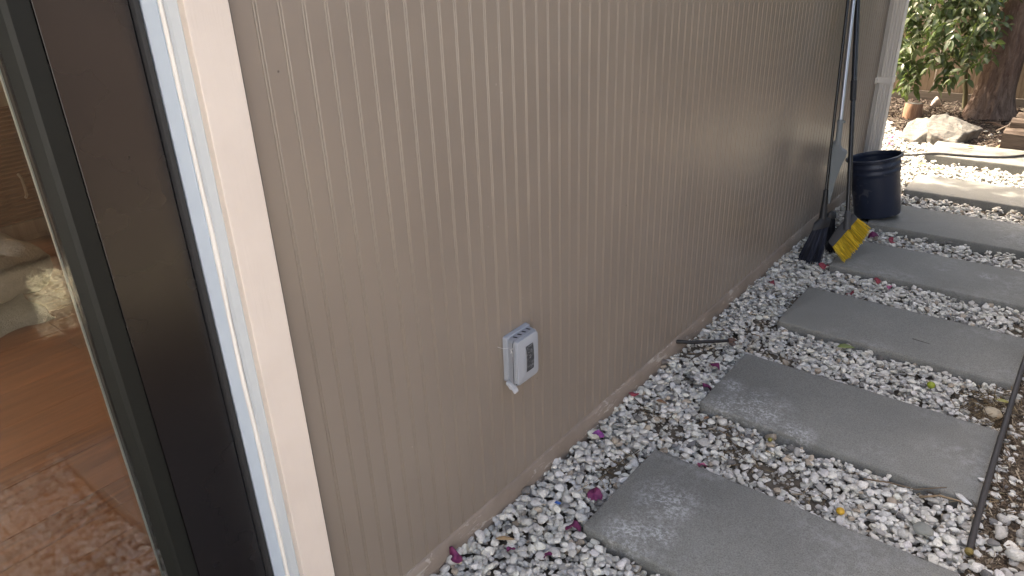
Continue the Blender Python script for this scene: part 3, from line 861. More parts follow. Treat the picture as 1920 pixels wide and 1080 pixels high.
# ------------------------------------------------------------------ litter on the right bed and in the mulch
def litter(name, n, region, zfun, cols, ln, wd, m, label, cat, curved=False, seed=3):
    r = np.random.default_rng(seed)
    Vs = []; Fs = []; Cs = []; k = 0
    tries = 0
    while k < n and tries < n * 20:
        tries += 1
        p = region(r)
        if p is None: continue
        x, y = p; z = zfun(x, y)
        L = r.uniform(*ln); W = r.uniform(*wd); T = W * r.uniform(.2, .6)
        M = np.array(Matrix.Rotation(r.uniform(0, 2 * PI), 3, 'Z') @ Matrix.Rotation(r.normal() * .28, 3, 'Y') @ Matrix.Rotation(r.normal() * .4, 3, 'X'))
        b = np.array([[-L, -W, -T], [L, -W * .7, -T], [L, W * .6, -T], [-L, W, -T], [-L, -W, T], [L, -W * .7, T], [L, W * .6, T], [-L, W, T]]) * .5
        P = b @ M.T + np.array([x, y, z + T * .5 + abs(M[2, 0]) * L * .4])
        f = np.array([[0, 3, 2, 1], [4, 5, 6, 7], [0, 1, 5, 4], [1, 2, 6, 5], [2, 3, 7, 6], [3, 0, 4, 7]])
        c = np.array(cols[r.integers(len(cols))]) * r.uniform(.65, 1.25)
        Vs.append(P); Fs.append(f + 8 * k); Cs.append(np.tile(c, (8, 1))); k += 1
    o = obj(name, np.concatenate(Vs), np.concatenate(Fs), m, cols=np.concatenate(Cs))
    return tag(o, label, cat, kind='stuff')
gzf = lambda x, y: float(ground_z(np.array(x), np.array(y)))
def reg_mulch(r):
    x = r.uniform(-1.0, 1.7); y = r.uniform(6.6, 8.72)
    return (x, y) if is_mulch(np.array(x), np.array(y)) and not in_slab(np.array(x), np.array(y), .0) else None
litter('mulch', 9000, reg_mulch, gzf, [(.065, .048, .042), (.09, .068, .058), (.04, .031, .029), (.18, .145, .125), (.10, .07, .058)], (.012, .05), (.004, .014), m_attr,
       'dark brown bark mulch under the tree and boulders', 'mulch')
def reg_bed(r):
    return (1.205 + abs(r.normal()) * .13, r.uniform(1.5, 3.9))
litter('dry_grass', 15000, reg_bed, gzf, [(.13, .095, .068), (.20, .155, .11), (.08, .062, .048), (.32, .265, .20), (.11, .085, .066)], (.008, .05), (.0012, .006), m_attr,
       'brown dry grass and twig litter right of the ribbed hose', 'dry grass', seed=4)
def reg_deb(r):
    t = r.random()
    if t < .45: return (1.15 + r.normal() * .045, 2.83 + r.normal() * .09)
    if t < .7: return (1.12 + r.normal() * .06, 2.29 + r.normal() * .04)
    cx, cy, rx, ry = BARE[r.integers(len(BARE))]
    x, y = cx + r.normal() * rx * .5, cy + r.normal() * ry * .5
    return None if (x < .01 or x > 1.2 or in_slab(np.array(x), np.array(y), .002)) else (x, y)
def reg_deb2(r):
    p = reg_deb(r)
    return None if p is None or in_slab(np.array(p[0]), np.array(p[1]), .0) else p
litter('plant_debris', 900, reg_deb2, lambda x, y: top_at(x, y) - .004, [(.20, .145, .085), (.11, .08, .05), (.30, .24, .15), (.07, .05, .035)], (.012, .06), (.001, .0035), m_attr,
       'bits of dry leaf and stem caught in the gravel gaps', 'plant debris', seed=9)

# ------------------------------------------------------------------ fallen petals, leaves and fruit
def petal(label, x, y, size, mi, seed, name='petal', z=None, group='fallen bougainvillea petals'):
    r = np.random.default_rng(seed); V = []; F = []
    nr, na = 4, 12
    V.append((0, 0, 0.002))
    for i in range(1, nr + 1):
        for k in range(na):
            a = 2 * PI * k / na
            rad = size * i / nr * (1 + .22 * math.sin(2 * a + seed) + .1 * math.sin(3 * a + seed * 2))
            V.append((rad * math.cos(a), rad * .72 * math.sin(a), size * (.32 * (i / nr) ** 2 * math.sin(2 * a + seed * 1.7) + .24 * (i / nr) * math.cos(a * 3 + seed)) + r.normal() * .0008))
    for k in range(na): F.append((0, 1 + k, 1 + (k + 1) % na))
    for i in range(nr - 1):
        for k in range(na): F.append((1 + i * na + k, 1 + (i + 1) * na + k, 1 + (i + 1) * na + (k + 1) % na, 1 + i * na + (k + 1) % na))
    zz_ = (top_at(x, y) if z is None else z) + size * .28
    o = obj(name, V, F, m_petal[mi], world=False, loc=(x, y, zz_), smooth=True)
    o.rotation_euler = (r.normal() * .25, r.normal() * .25, r.uniform(0, 6.28))
    so = o.modifiers.new('thickness', 'SOLIDIFY'); so.thickness = .0006
    return tag(o, label, 'petal', group)
for i, (lab, x, y, s_, mi) in enumerate([
    ('dark magenta petal lying against the foundation at the bottom of the photo', .037, 1.100, .019, 0),
    ('small magenta petal next to a brown dry leaf in the near gravel', .138, 1.232, .009, 0),
    ('narrow upright magenta petal in the near gravel right of the brown leaf', .238, 1.276, .010, 0),
    ('large crumpled magenta petal at the near left corner of the nearest slab', .240, 1.404, .021, 0),
    ('wide dark magenta petal along the left side of the nearest slab', .216, 1.567, .022, 0),
    ('round bright purple petal on the gravel between wall and nearest slab', .063, 1.838, .017, 1),
    ('pale pink petal on the far edge of the nearest slab', .427, 1.910, .015, 2),
    ('dark red petal close to the foundation, before the black stake', .034, 2.135, .014, 3),
    ('purple petal touching the left end of the second slab', .232, 2.376, .017, 0),
    ('magenta petal standing on edge above the second slab corner', .200, 2.521, .018, 0),
    ('red petal on the gravel in front of the yellow broom', .248, 3.780, .022, 3),
    ('small red petal in the gravel near the foundation before the brooms', .091, 3.456, .018, 3),
    ('dusky red petal in the gravel in front of the fourth slab', .520, 3.745, .017, 3),
    ('faded pink petal right of the dusky red one before the fourth slab', .585, 3.735, .016, 2),
    ('reddish petal lowest in the gravel strip before the fourth slab', .442, 3.590, .014, 3),
    ('dark red petal at the foot of the black nursery pot', .250, 4.520, .024, 3),
    ('magenta petal between the yellow bristles and the pot', .339, 4.403, .028, 0),
    ('dark red petal right of the magenta one near the pot', .443, 4.401, .020, 3),
    ('pale red petal in sunlit gravel left of the boulders', -.144, 6.88, .030, 2),
    ('pinkish petal in sunlit gravel above the far hose', -.083, 6.619, .028, 2)]):
    petal(lab, x, y, s_ * 1.3, mi, 20 + i)

def leaf_shape(L, W, curl=.25, fold=.25, seg=6):
    V = []; F = []
    for i in range(seg + 1):
        t = i / seg
        wv = W * (math.sin(PI * t ** .8) ** .8 if 0 < t < 1 else 0) * .5
        z = -curl * L * t * t
        V += [(t * L, -wv, z + fold * wv), (t * L, 0, z), (t * L, wv, z + fold * wv)]
    for i in range(seg):
        a = i * 3
        F += [(a, a + 3, a + 4, a + 1), (a + 1, a + 4, a + 5, a + 2)]
    return V, F
def fallen(label, x, y, L, W, rot, colr, name='fallen_leaf', z=None, curl=.15):
    V, F = leaf_shape(L, W, curl, .35)
    m = mat('leaf_' + name, colr, .55, .35); n = N(m); n.base(n.mix(n.noise(80, 3), colr, tuple(c * 1.5 for c in colr)))
    o = obj(name, V, F, m, world=False, loc=(x, y, (top_at(x, y) if z is None else z) + .008), smooth=True)
    o.rotation_euler = (.15, -.1, rot)
    so = o.modifiers.new('thickness', 'SOLIDIFY'); so.thickness = .0006
    return tag(o, label, 'leaf', 'fallen leaves on the gravel')
fallen('green fallen leaf on the gravel before the third slab', .555, 2.965, .075, .030, .5, (.13, .16, .05))
fallen('curled tan dry leaf on the near gravel by the small petal', .085, 1.225, .060, .014, .6, (.30, .20, .11))
fallen('brown dry leaf in the gravel above the purple petal', .125, 2.15, .045, .016, .1, (.20, .12, .07))
fallen('small brown leaf scrap at the front edge of the second slab', .314, 2.17, .025, .012, 1.2, (.22, .12, .07))
fallen('yellow green dry leaf in the debris against the hose', 1.15, 2.90, .05, .018, .2, (.24, .23, .08))
fallen('yellow leaf on the sunlit farthest slab', .46, 6.66, .05, .028, .2, (.55, .36, .04), z=.055)
fallen('lime green leaf in the sunlit gravel beyond the pot', .36, 5.98, .06, .035, .4, (.33, .42, .07))
fallen('green leaf in sunlit gravel at the right edge', .95, 5.92, .08, .04, .3, (.30, .40, .08))
fallen('orange brown leaf in sunlit gravel next to the pot rim', .22, 6.12, .09, .03, .1, (.50, .25, .08))
def fruit(label, x, y, r_, colr):
    Vs, Fs = ico(3); P = Vs * np.array([r_, r_, r_ * .92])
    m = mat('fruit_skin', colr, .4, .45); n = N(m); n.base(n.mix(n.noise(90, 3), tuple(c * .7 for c in colr), tuple(min(c * 1.25, .9) for c in colr))); n.bump(n.noise(300, 2), .15, .002)
    o = obj('small_fruit', P, Fs, m, world=False, loc=(x, y, top_at(x, y) + r_ * .55), smooth=True)
    return tag(o, label, 'fruit', 'small fallen fruits')
fruit('small orange yellow fruit at the far edge of the nearest slab', .865, 1.935, .0125, (.50, .30, .03))
fruit('small lime green fruit in gravel between second and third slabs', .936, 2.876, .0150, (.25, .30, .03))
fruit('small olive green berry in gravel below the second slab', .561, 2.171, .0085, (.20, .18, .04))
tag(obj('plastic_scrap', [(-.010, -.004, 0), (.009, -.005, .002), (.010, .004, .003), (-.008, .005, .001), (-.010, -.004, .002), (.009, -.005, .004), (.010, .004, .005), (-.008, .005, .003)],
    box(0, 1, 0, 1, 0, 1)[1], mat('blue_plastic', (.03, .12, .42), .4), world=False, loc=(.149, 1.458, top_at(.149, 1.458) + .004)), 'tiny scrap of blue plastic on the near gravel', 'plastic scrap')
def twig(label, P, r_, colr=(.10, .075, .05)):
    pts = [(x, y, top_at(x, y) + dz) for x, y, dz in P]
    c = Vector(pts[0])
    o = obj('twig', *tube(pts, [r_, r_ * .9, r_ * .7, r_ * .5][:len(pts)], 6), mat('twig_bark', colr, .85, .2), loc=pts[0], smooth=True)
    return tag(o, label, 'twig', 'dry twigs on the gravel')
twig('dark twig lying at the left edge of the nearest slab', [(.165, 1.70, .006), (.19, 1.74, .006), (.20, 1.80, .005), (.215, 1.86, .004)], .0028)
twig('thin grey curved twig in gravel beyond the nearest slab', [(.36, 2.10, .008), (.375, 2.14, .010), (.36, 2.18, .008), (.39, 2.21, .006)], .0022, (.28, .25, .21))
twig('long brown twig in the gravel left of the hose', [(.88, 2.13, .008), (.95, 2.17, .010), (1.02, 2.20, .010), (1.10, 2.23, .006)], .0026, (.15, .11, .075))
twig('pale brown stick across debris at the second slab corner', [(1.04, 2.165, .01), (1.09, 2.19, .01), (1.14, 2.20, .008), (1.175, 2.215, .004)], .0035, (.27, .2, .13))
twig('straight dark needle twig on top of the third slab', [(.80, 3.19, .001), (.825, 3.187, .001), (.85, 3.184, .001), (.87, 3.182, .001)], .0010, (.05, .045, .04))
# black stake lying by the wall
st = thing('garden_stake', 'short black plastic stake lying from foundation across white gravel', 'stake', (.06, 2.60, .05))
obj('shaft', *tube([(-.004, 2.545, .062), (.05, 2.60, .050), (.12, 2.675, .042), (.168, 2.725, .038)], [.0085, .0080, .0075, .007], 8), m_broom_dark, st, smooth=True)
obj('pointed_end', *tube([(.168, 2.725, .038), (.178, 2.735, .040), (.196, 2.752, .036)], [.0105, .011, .002], 8), mat('rusty_tip', (.10, .06, .05), .7), st, smooth=True)

# ------------------------------------------------------------------ hoses
hp = [(1.201, 2.000, .020), (1.199, 2.10, .034), (1.197, 2.25, .048), (1.197, 2.45, .049), (1.198, 2.70, .046), (1.199, 2.95, .050), (1.202, 3.24, .050), (1.21, 3.6, .046), (1.215, 4.0, .046), (1.23, 4.5, .04), (1.26, 5.0, .03)]
def smooth_path(P, n):
    P = [Vector(p) for p in P]; out = []
    for i in range(len(P) - 1):
        p0, p1, p2, p3 = P[max(i - 1, 0)], P[i], P[i + 1], P[min(i + 2, len(P) - 1)]
        for k in range(n):
            t = k / n
            out.append(.5 * ((2 * p1) + (p2 - p0) * t + (2 * p0 - 5 * p1 + 4 * p2 - p3) * t * t + (3 * p1 - p0 - 3 * p2 + p3) * t ** 3))
    out.append(P[-1]); return out
hose = thing('ribbed_hose', 'ribbed black drip hose along the right ends of the slabs', 'hose', (1.2, 2.0, .02))
path = smooth_path(hp, 60)
obj('tube', *tube(path, [.0088 + (.0010 if i % 2 else -.0005) for i in range(len(path))], 10), m_hose, hose, smooth=True)
obj('end_cap', *tube([(1.2015, 1.990, .0175), (1.2012, 1.996, .0185), (1.2008, 2.004, .0205)], [.007, .0115, .0118], 10), m_cap, hose)
hp2 = [(-.9, 6.05, .02), (-.4, 6.14, .03), (-.111, 6.208, .035), (.105, 6.275, .035), (.289, 6.33, .062), (.462, 6.37, .062), (.629, 6.42, .062), (.756, 6.497, .062), (.843, 6.603, .062), (1.0, 6.8, .062), (1.3, 7.0, .03)]
tag(obj('thin_hose', *tube(smooth_path(hp2, 8), .0085, 8), m_hose, smooth=True, loc=(.289, 6.33, .05)), 'thin dark hose lying across the farthest sunlit slab', 'hose')

# ------------------------------------------------------------------ brooms
def pole(a, b, z1):
    a = Vector(a); b = Vector(b); t = (z1 - a.z) / (b.z - a.z); return a, a + (b - a) * t
def bristles(A0, A1, B0, B1, thick, nA, nT, r0, r1, cols, seed, M, bulge=0.0):
    """tufts from block edge A0..A1 to tip line B0..B1; thickness direction M"""
    r = np.random.default_rng(seed); Vs = []; Fs = []; Cs = []; k = 0
    A0, A1, B0, B1, T = map(lambda v: np.array(v, float), (A0, A1, B0, B1, M)); T = T / np.linalg.norm(T)
    for i in range(nA):
        for j in range(nT):
            u_ = (i + .5 + r.normal() * .15) / nA; v_ = (j + .5) / nT - .5
            a = A0 + (A1 - A0) * u_ + T * v_ * thick
            ub = np.clip(u_ + r.normal() * .012, 0, 1)
            b = B0 + (B1 - B0) * ub + T * v_ * thick * 1.5 + r.normal(size=3) * .0048
            b = b + (b - a) * (bulge * 4 * ub * (1 - ub) + r.normal() * .02)
            d = (b - a); d /= np.linalg.norm(d)
            s1 = np.cross(d, T); s1 /= np.linalg.norm(s1); s2 = np.cross(d, s1)
            q = []
            for p, rr in ((a, r0), ((a + b) / 2 + r.normal(size=3) * .0015, r1), (b, r1 * .75)):
                for ang in (0, 2.094, 4.189): q.append(p + (s1 * math.cos(ang) + s2 * math.sin(ang)) * rr)
            Vs.append(np.array(q))
            f = [[0, 1, 4, 3], [1, 2, 5, 4], [2, 0, 3, 5], [3, 4, 7, 6], [4, 5, 8, 7], [5, 3, 6, 8]]
            Fs.append(np.array(f) + 9 * k)
            Cs.append(np.tile(np.array(cols[r.integers(len(cols))]) * r.uniform(.6, 1.2), (9, 1))); k += 1
    return np.concatenate(Vs), np.concatenate(Fs), np.concatenate(Cs)
def block(A, B, axis_down, thick, h, T, ends=.7, segs=8, arch=.012):
    """moulded broom block between A and B, h high away from the bristles"""
    A, B, D, T = map(lambda v: np.array(v, float), (A, B, axis_down, T)); T /= np.linalg.norm(T)
    D /= np.linalg.norm(D); V = []; F = []
    for i in range(segs + 1):
        t = i / segs; p = A + (B - A) * t; s = math.sin(PI * t)
        hh = h * (ends + (1 - ends) * s); tk = thick * (.75 + .25 * s) * .5
        lo = p + D * .008; up = p - D * hh
        V += [lo - T * tk, lo + T * tk, p - D * hh * .6 + T * tk * 1.0, up + T * tk * .55, up - T * tk * .55, p - D * hh * .6 - T * tk * 1.0]
    for i in range(segs):
        for k in range(6): F.append((i * 6 + k, i * 6 + (k + 1) % 6, i * 6 + 6 + (k + 1) % 6, i * 6 + 6 + k))
    F += [tuple(range(5, -1, -1)), tuple(range(segs * 6, segs * 6 + 6))]
    return V, F
# yellow broom
yb = thing('yellow_broom', 'broom with yellow bristles and black pole leaning on the siding', 'broom', (.32, 3.89, .036))
VT = np.array([.19, -.95, .20])                      # broom thickness faces the path
A0, A1 = (.243, 3.900, .106), (.320, 3.995, .252)
B0, B1 = (.322, 3.876, .040), (.398, 3.965, .214)
BV, BF, BC = bristles(A0, A1, B0, B1, .034, 42, 7, .0017, .0022, [(.84, .60, .06), (.88, .64, .07), (.74, .50, .04), (.80, .56, .05)], 3, VT, .09)
obj('bristles', BV, BF, m_yellow, yb, cols=BC, smooth=True)['kind'] = 'stuff'
dn = np.array(B0) + np.array(B1) - np.array(A0) - np.array(A1)
obj('head', *block(A0, A1, dn, .046, .042, VT), m_broom_grey, yb, smooth=True, angle=45)
p0, p1 = pole((.277, 3.97, .289), (.082, 4.262, 1.310), 1.60)
dpl = (p1 - p0).normalized()
obj('socket', *tube([p0 - dpl * .10, p0 - dpl * .05, p0 - dpl * .005, p0], [.020, .017, .0155, .0125], 14), m_broom_grey, yb, smooth=True, angle=40)
obj('pole', *tube([p0 - dpl * .03, p0 + dpl * .9], .0120, 16), m_pole_black, yb, smooth=True, angle=40)
pj = p0 + (p1 - p0) * ((.88 - p0.z) / (p1.z - p0.z))
obj('joint_sleeve', *tube([pj - dpl * .052, pj - dpl * .050, pj + dpl * .050, pj + dpl * .052], [.0135, .0155, .0155, .0135], 16), m_broom_dark, yb, smooth=True, angle=40)
obj('upper_pole', *tube([pj + dpl * .02, p1 - dpl * .03], .0136, 16), m_pole_black, yb, smooth=True, angle=40)
obj('end_grip', *tube([p1 - dpl * .12, p1 - dpl * .118, p1 - dpl * .01, p1], [.013, .0155, .0155, .010], 16), m_broom_dark, yb, smooth=True, angle=40)
# black broom
bb_ = thing('black_broom', 'broom with black bristles and thin black pole against the siding', 'broom', (.15, 3.87, .01))
VT2 = np.array([.30, -.93, .1])
BV, BF, BC = bristles((.130, 3.925, .172), (.188, 3.985, .186), (.100, 3.838, .012), (.205, 3.868, .010), .04, 34, 7, .0016, .0022,
                      [(.014, .018, .034), (.010, .012, .020), (.022, .027, .048)], 5, VT2, .02)
obj('bristles', BV, BF, m_navy, bb_, cols=BC, smooth=True)['kind'] = 'stuff'
BV, BF, BC = bristles((.170, 4.02, .212), (.203, 4.03, .226), (.190, 4.03, .02), (.222, 4.06, .012), .04, 16, 7, .0016, .0022, [(.008, .009, .014), (.012, .014, .022)], 6, VT2, .0)
obj('rear_bristles', BV, BF, m_navy, bb_, cols=BC, smooth=True)['kind'] = 'stuff'
obj('head', *join(block((.126, 3.922, .172), (.192, 3.985, .190), (.0, -.4, -1), .052, .055, VT2, .55), block((.165, 4.0, .212), (.207, 4.035, .226), (.1, .1, -1), .05, .036, VT2, .6)), m_broom_dark, bb_, smooth=True, angle=45)
q0, q1 = pole((.146, 3.995, .316), (.052, 4.197, 1.314), 1.55)
dq = (q1 - q0).normalized()
obj('socket', *tube([Vector((.160, 3.965, .195)), Vector((.153, 3.980, .260)), q0 - dq * .002, q0 + dq * .055, q0 + dq * .057], [.024, .019, .0145, .0130, .010], 12), m_broom_dark, bb_, smooth=True, angle=40)
obj('pole', *tube([q0, q1], .0080, 12), m_pole_black, bb_, smooth=True, angle=40)
# long-handled dustpan
dp = thing('dustpan', 'grey dustpan on a silver steel pole hung against the black broom', 'dustpan', (.16, 4.03, .5))
s0, s1 = pole((.146, 4.052, .735), (.072, 4.222, 1.314), 1.58)
ds = (s1 - s0).normalized()
obj('pole', *tube([s0 - ds * .03, s1], .0112, 18), m_pole_silver, dp, smooth=True, angle=40)
obj('clip_ring', *join(tube([s0 - ds * .008, s0 + ds * .006], [.0165, .0165], 14), box(s0.x + .01, s0.x + .026, s0.y - .012, s0.y + .004, s0.z - .006, s0.z + .003)), m_pan, dp)
obj('sleeve', *tube([s0 - ds * .004, s0 - ds * .095, Vector((.152, 4.030, .612))], [.0148, .0150, .0160], 14), m_pan, dp, smooth=True, angle=40)
outl = [(.132, .628), (.170, .632), (.174, .612), (.184, .598), (.206, .590), (.212, .580), (.208, .556), (.196, .505), (.181, .420), (.176, .330), (.174, .300), (.166, .296), (.158, .330), (.148, .420), (.138, .520), (.132, .590)]
def pan_pt(x, z, d): 
    yv = 4.030 - (.62 - z) * .11
    return (x + .2 * d, yv - d, z)
V = [pan_pt(x, z, 0) for x, z in outl] + [pan_pt(x * .92 + .165 * .08, z * .96 + .5 * .04, .012) for x, z in outl]
nn = len(outl)
V += [pan_pt(x, z, -.020) for x, z in outl]
F = [tuple(range(nn, 2 * nn))] + [(k, (k + 1) % nn, nn + (k + 1) % nn, nn + k) for k in range(nn)] + [(2 * nn + k, 2 * nn + (k + 1) % nn, (k + 1) % nn, k) for k in range(nn)] + [tuple(range(3 * nn - 1, 2 * nn - 1, -1))]
obj('pan', V, F, m_pan, dp, bevel=.002)

# ------------------------------------------------------------------ nursery pot
axis = Vector((-.074, 0.0, .340)).normalized()
MP = Matrix.Translation((.272, 4.745, .042)) @ Vector((0, 0, 1)).rotation_difference(axis).to_matrix().to_4x4()
pot = thing('nursery_pot', 'empty black plastic nursery pot leaning against the siding', 'plant pot', (.272, 4.745, .036))
pr_ = [(0.0, .012), (.118, .012), (.121, .0), (.128, .0), (.131, .008), (.1385, .245), (.1400, .262), (.1440, .266), (.1445, .280), (.1410, .284), (.1415, .297), (.1458, .301), (.1462, .318), (.1430, .322),
       (.1440, .346), (.158, .350), (.1595, .356), (.158, .361), (.148, .362), (.1455, .356), (.1360, .245), (.127, .022), (0.0, .020)]
V, F = lathe(pr_[:20], MP, 56)
obj('pot_wall', *lathe(pr_[1:16], MP, 56), m_pot, pot, smooth=True, angle=50)
obj('rim', *lathe([(.1442, .3458), (.158, .350), (.1600, .356), (.158, .361), (.148, .362), (.1455, .356)], MP, 56), m_pot, pot, smooth=True, angle=50)
obj('inner_wall', *lathe([(.1455, .356), (.1360, .245), (.127, .022), (0.0005, .020)], MP, 56), m_pot, pot, smooth=True, angle=50)
obj('pot_base', *lathe([(.131, .008), (.124, .003), (.0005, .010)], MP, 56), m_pot, pot, smooth=True)

# ------------------------------------------------------------------ downspout at the house end
sp = thing('downspout', 'off white ribbed downspout at the end of the siding', 'downspout', (.05, 5.385, 0))
P = []
x0, x1, y0, y1 = .022, .092, 5.343, 5.425
def ribs(a, b, n, dep):
    out = []
    for k in range(n):
        t0 = (k + .15) / n; t1 = (k + .4) / n; t2 = (k + .6) / n; t3 = (k + .85) / n
        out += [(a + (b - a) * t0, 0), (a + (b - a) * t1, dep), (a + (b - a) * t2, dep), (a + (b - a) * t3, 0)]
    return out
poly = [(x0, y0)] + [(u_, y0 + d) for u_, d in ribs(x0, x1, 4, .004)] + [(x1, y0)] + [(x1 - d, u_) for u_, d in ribs(y0, y1, 3, .004)] + [(x1, y1), (x0, y1)]
obj('pipe', *extrude_z(poly, .12, 2.5), m_spout, sp)
obj('elbow', *join(tube([(.057, 5.384, .16), (.057, 5.384, .10), (.075, 5.40, .06), (.12, 5.46, .03)], [.046, .046, .045, .044], 12)), m_spout, sp, smooth=True)
sv = [(.003, 5.290), (.003, 5.341), (x0, 5.341), (x1 + .002, 5.341), (x1 + .002, 5.4265), (.004, 5.4265), (.004, 5.433), (x1 + .0045, 5.433), (x1 + .0045, 5.3385), (.0055, 5.3385), (.0055, 5.290)]
obj('strap', *extrude_z(list(reversed(sv)), .722, .762), m_tape, sp)
obj('corner_trim', *box(-.0124, .0205, 5.372, Y_END + .024, .02, 2.5), m_spout, house)

# ------------------------------------------------------------------ back fence
fence = thing('back_fence', 'weathered wooden board fence with kickboard behind the shrub', 'fence', (.2, 8.75, 0))
x = -2.6; r = np.random.default_rng(8)
while x < 3.4:
    wd = .142 + r.uniform(-.004, .004)
    yv = 8.752 + r.uniform(0, .010)
    obj('fence_board', *box(x, x + wd - .006, yv, yv + .018, .085, 1.83 + r.uniform(-.01, .01)), m_fence, fence)
    x += wd
obj('kickboard', *box(-2.6, .34, 8.705, 8.745, -.03, .105), m_kick, fence, bevel=.004)
obj('kickboard', *box(.345, 3.4, 8.707, 8.747, -.03, .10), m_kick, fence, bevel=.004)
obj('rail', *box(-2.6, 3.4, 8.785, 8.83, .35, .44), m_fence, fence)
obj('rail', *box(-2.6, 3.4, 8.785, 8.83, 1.5, 1.59), m_fence, fence)
for px_ in (-2.4, 0.0, 2.4):
    obj('post', *box(px_, px_ + .09, 8.835, 8.925, -.1, 1.85), m_fence, fence)

# the unseen hedge further down is added to block side skylight
# ------------------------------------------------------------------ tree
tree = thing('tree', 'rough barked tree trunk rising in front of the back fence', 'tree', (.39, 8.2, 0))
V = []; F = []; seg = 48; zs = np.concatenate([np.linspace(-.05, .5, 16), np.linspace(.55, 2.8, 46)])
def trunk_c(z): return (.392 + .02 * z + .03 * math.sin(z * 1.3), 8.22 + .03 * z)
for i, z in enumerate(zs):
    cx, cy = trunk_c(z); base = .128 + .055 * math.exp(-max(z, 0) / .16) + .02 * math.exp(-max(z, 0) / .7)
    for k in range(seg):
        a = 2 * PI * k / seg
        fl_ = 1 + .22 * math.exp(-max(z, 0) / .14) * max(0, math.cos(3 * a + .6)) + .07 * math.cos(2 * a + z) + .05 * (vnoise(a * 3 + 10, z * .7, 3.0, 4) - .5) * 2 + .05 * (vnoise(a * 6 + 3, z, 4.0, 9) - .5) * 2
        V.append((cx + base * fl_ * math.cos(a), cy + base * fl_ * math.sin(a), z))
for i in range(len(zs) - 1):
    for k in range(seg): F.append((i * seg + k, i * seg + (k + 1) % seg, (i + 1) * seg + (k + 1) % seg, (i + 1) * seg + k))
obj('trunk', V, F, m_bark, tree, smooth=True)
def limb(P, r0, r1):
    Q = smooth_path(P, 6); n = len(Q)
    return tube(Q, [r0 + (r1 - r0) * i / (n - 1) for i in range(n)], 10)
obj('limb', *limb([(.47, 8.28, 2.7), (.1, 7.9, 3.1), (-.9, 6.9, 3.4), (-1.9, 5.9, 3.65), (-2.5, 5.4, 3.8)], .10, .02), m_bark, tree, smooth=True)
obj('limb', *limb([(.47, 8.28, 2.7), (.3, 8.0, 3.3), (-.5, 7.6, 3.9), (-1.5, 7.2, 4.3)], .09, .02), m_bark, tree, smooth=True)
obj('limb', *limb([(.47, 8.28, 2.7), (.8, 8.4, 3.3), (1.4, 8.6, 3.9)], .09, .02), m_bark, tree, smooth=True)

def leaf_cloud(blobs, seed, L0=.06, L1=.1, colr=((.05, .09, .03), (.10, .15, .05))):
    r = np.random.default_rng(seed); Vs = []; Fs = []; Cs = []; k = 0
    b = np.array([[0, 0, 0], [.35, -.2, .04], [.7, -.17, .0], [1, 0, -.12], [.7, .17, .0], [.35, .2, .04], [.5, 0, -.03]])
    f = np.array([[0, 1, 6], [1, 2, 6], [2, 3, 6], [3, 4, 6], [4, 5, 6], [5, 0, 6]])
    for (c, rad, n) in blobs:
        for _ in range(n):
            d = r.normal(size=3); d /= np.linalg.norm(d)
            p = np.array(c) + d * np.array(rad) * r.uniform(.1, 1) ** .5
            M = np.array(Matrix.Rotation(r.uniform(0, 6.28), 3, 'Z') @ Matrix.Rotation(r.uniform(-.3, 1.2), 3, 'Y') @ Matrix.Rotation(r.normal() * .6, 3, 'X'))
            L = r.uniform(L0, L1)
            Vs.append(b * L @ M.T + p); Fs.append(f + 7 * k); k += 1
            t = r.random(); Cs.append(np.tile(np.array(colr[0]) * (1 - t) + np.array(colr[1]) * t, (7, 1)))
    return np.concatenate(Vs), np.concatenate(Fs), np.concatenate(Cs)
ck = 1.0 / math.tan(SUN_EL)
def over(x, y, z):            # crown point whose shade falls on the ground at x, y
    return (x + to_sun.x / to_sun.z * z, y + to_sun.y / to_sun.z * z, z)
blobs = []
for gx in np.arange(.1, 1.7, .20):
    blobs.append((over(gx, 5.50 + .03 * math.sin(gx * 9), 4.0 + .2 * math.sin(gx * 5)), (.12, .13, .13), 52))
    if gx > .35: blobs.append((over(gx + .05, 5.66 + .05 * math.sin(gx * 17), 4.1 + .2 * math.sin(gx * 7)), (.10, .07, .10), 30))
for (gx, gy, rr, nn_) in ((.95, 6.95, .22, 170), (.72, 7.35, .25, 180), (.75, 7.9, .22, 160), (1.2, 7.4, .35, 280), (.9, 8.1, .4, 380), (1.3, 8.4, .5, 400), (.62, 8.3, .25, 200),
                          (.35, 7.5, .10, 40), (-.15, 8.3, .16, 90), (.85, 6.6, .12, 40), (.5, 6.55, .09, 26), (-.45, 7.9, .2, 110)):
    blobs.append((over(gx, gy, 3.9 + .3 * math.sin(gx * 7)), (rr, rr, rr * .8), nn_))
for (c, rad, nn_) in (((.5, 8.2, 4.2), (1.0, .9, .7), 1100), ((1.3, 8.6, 4.2), (.9, .9, .7), 900), ((-1.0, 7.3, 4.5), (.5, .4, .4), 220)):
    blobs.append((c, rad, nn_))
CV, CF, CC = leaf_cloud(blobs, 21)
obj('crown', CV, CF, m_leaf, tree, cols=CC)['kind'] = 'stuff'

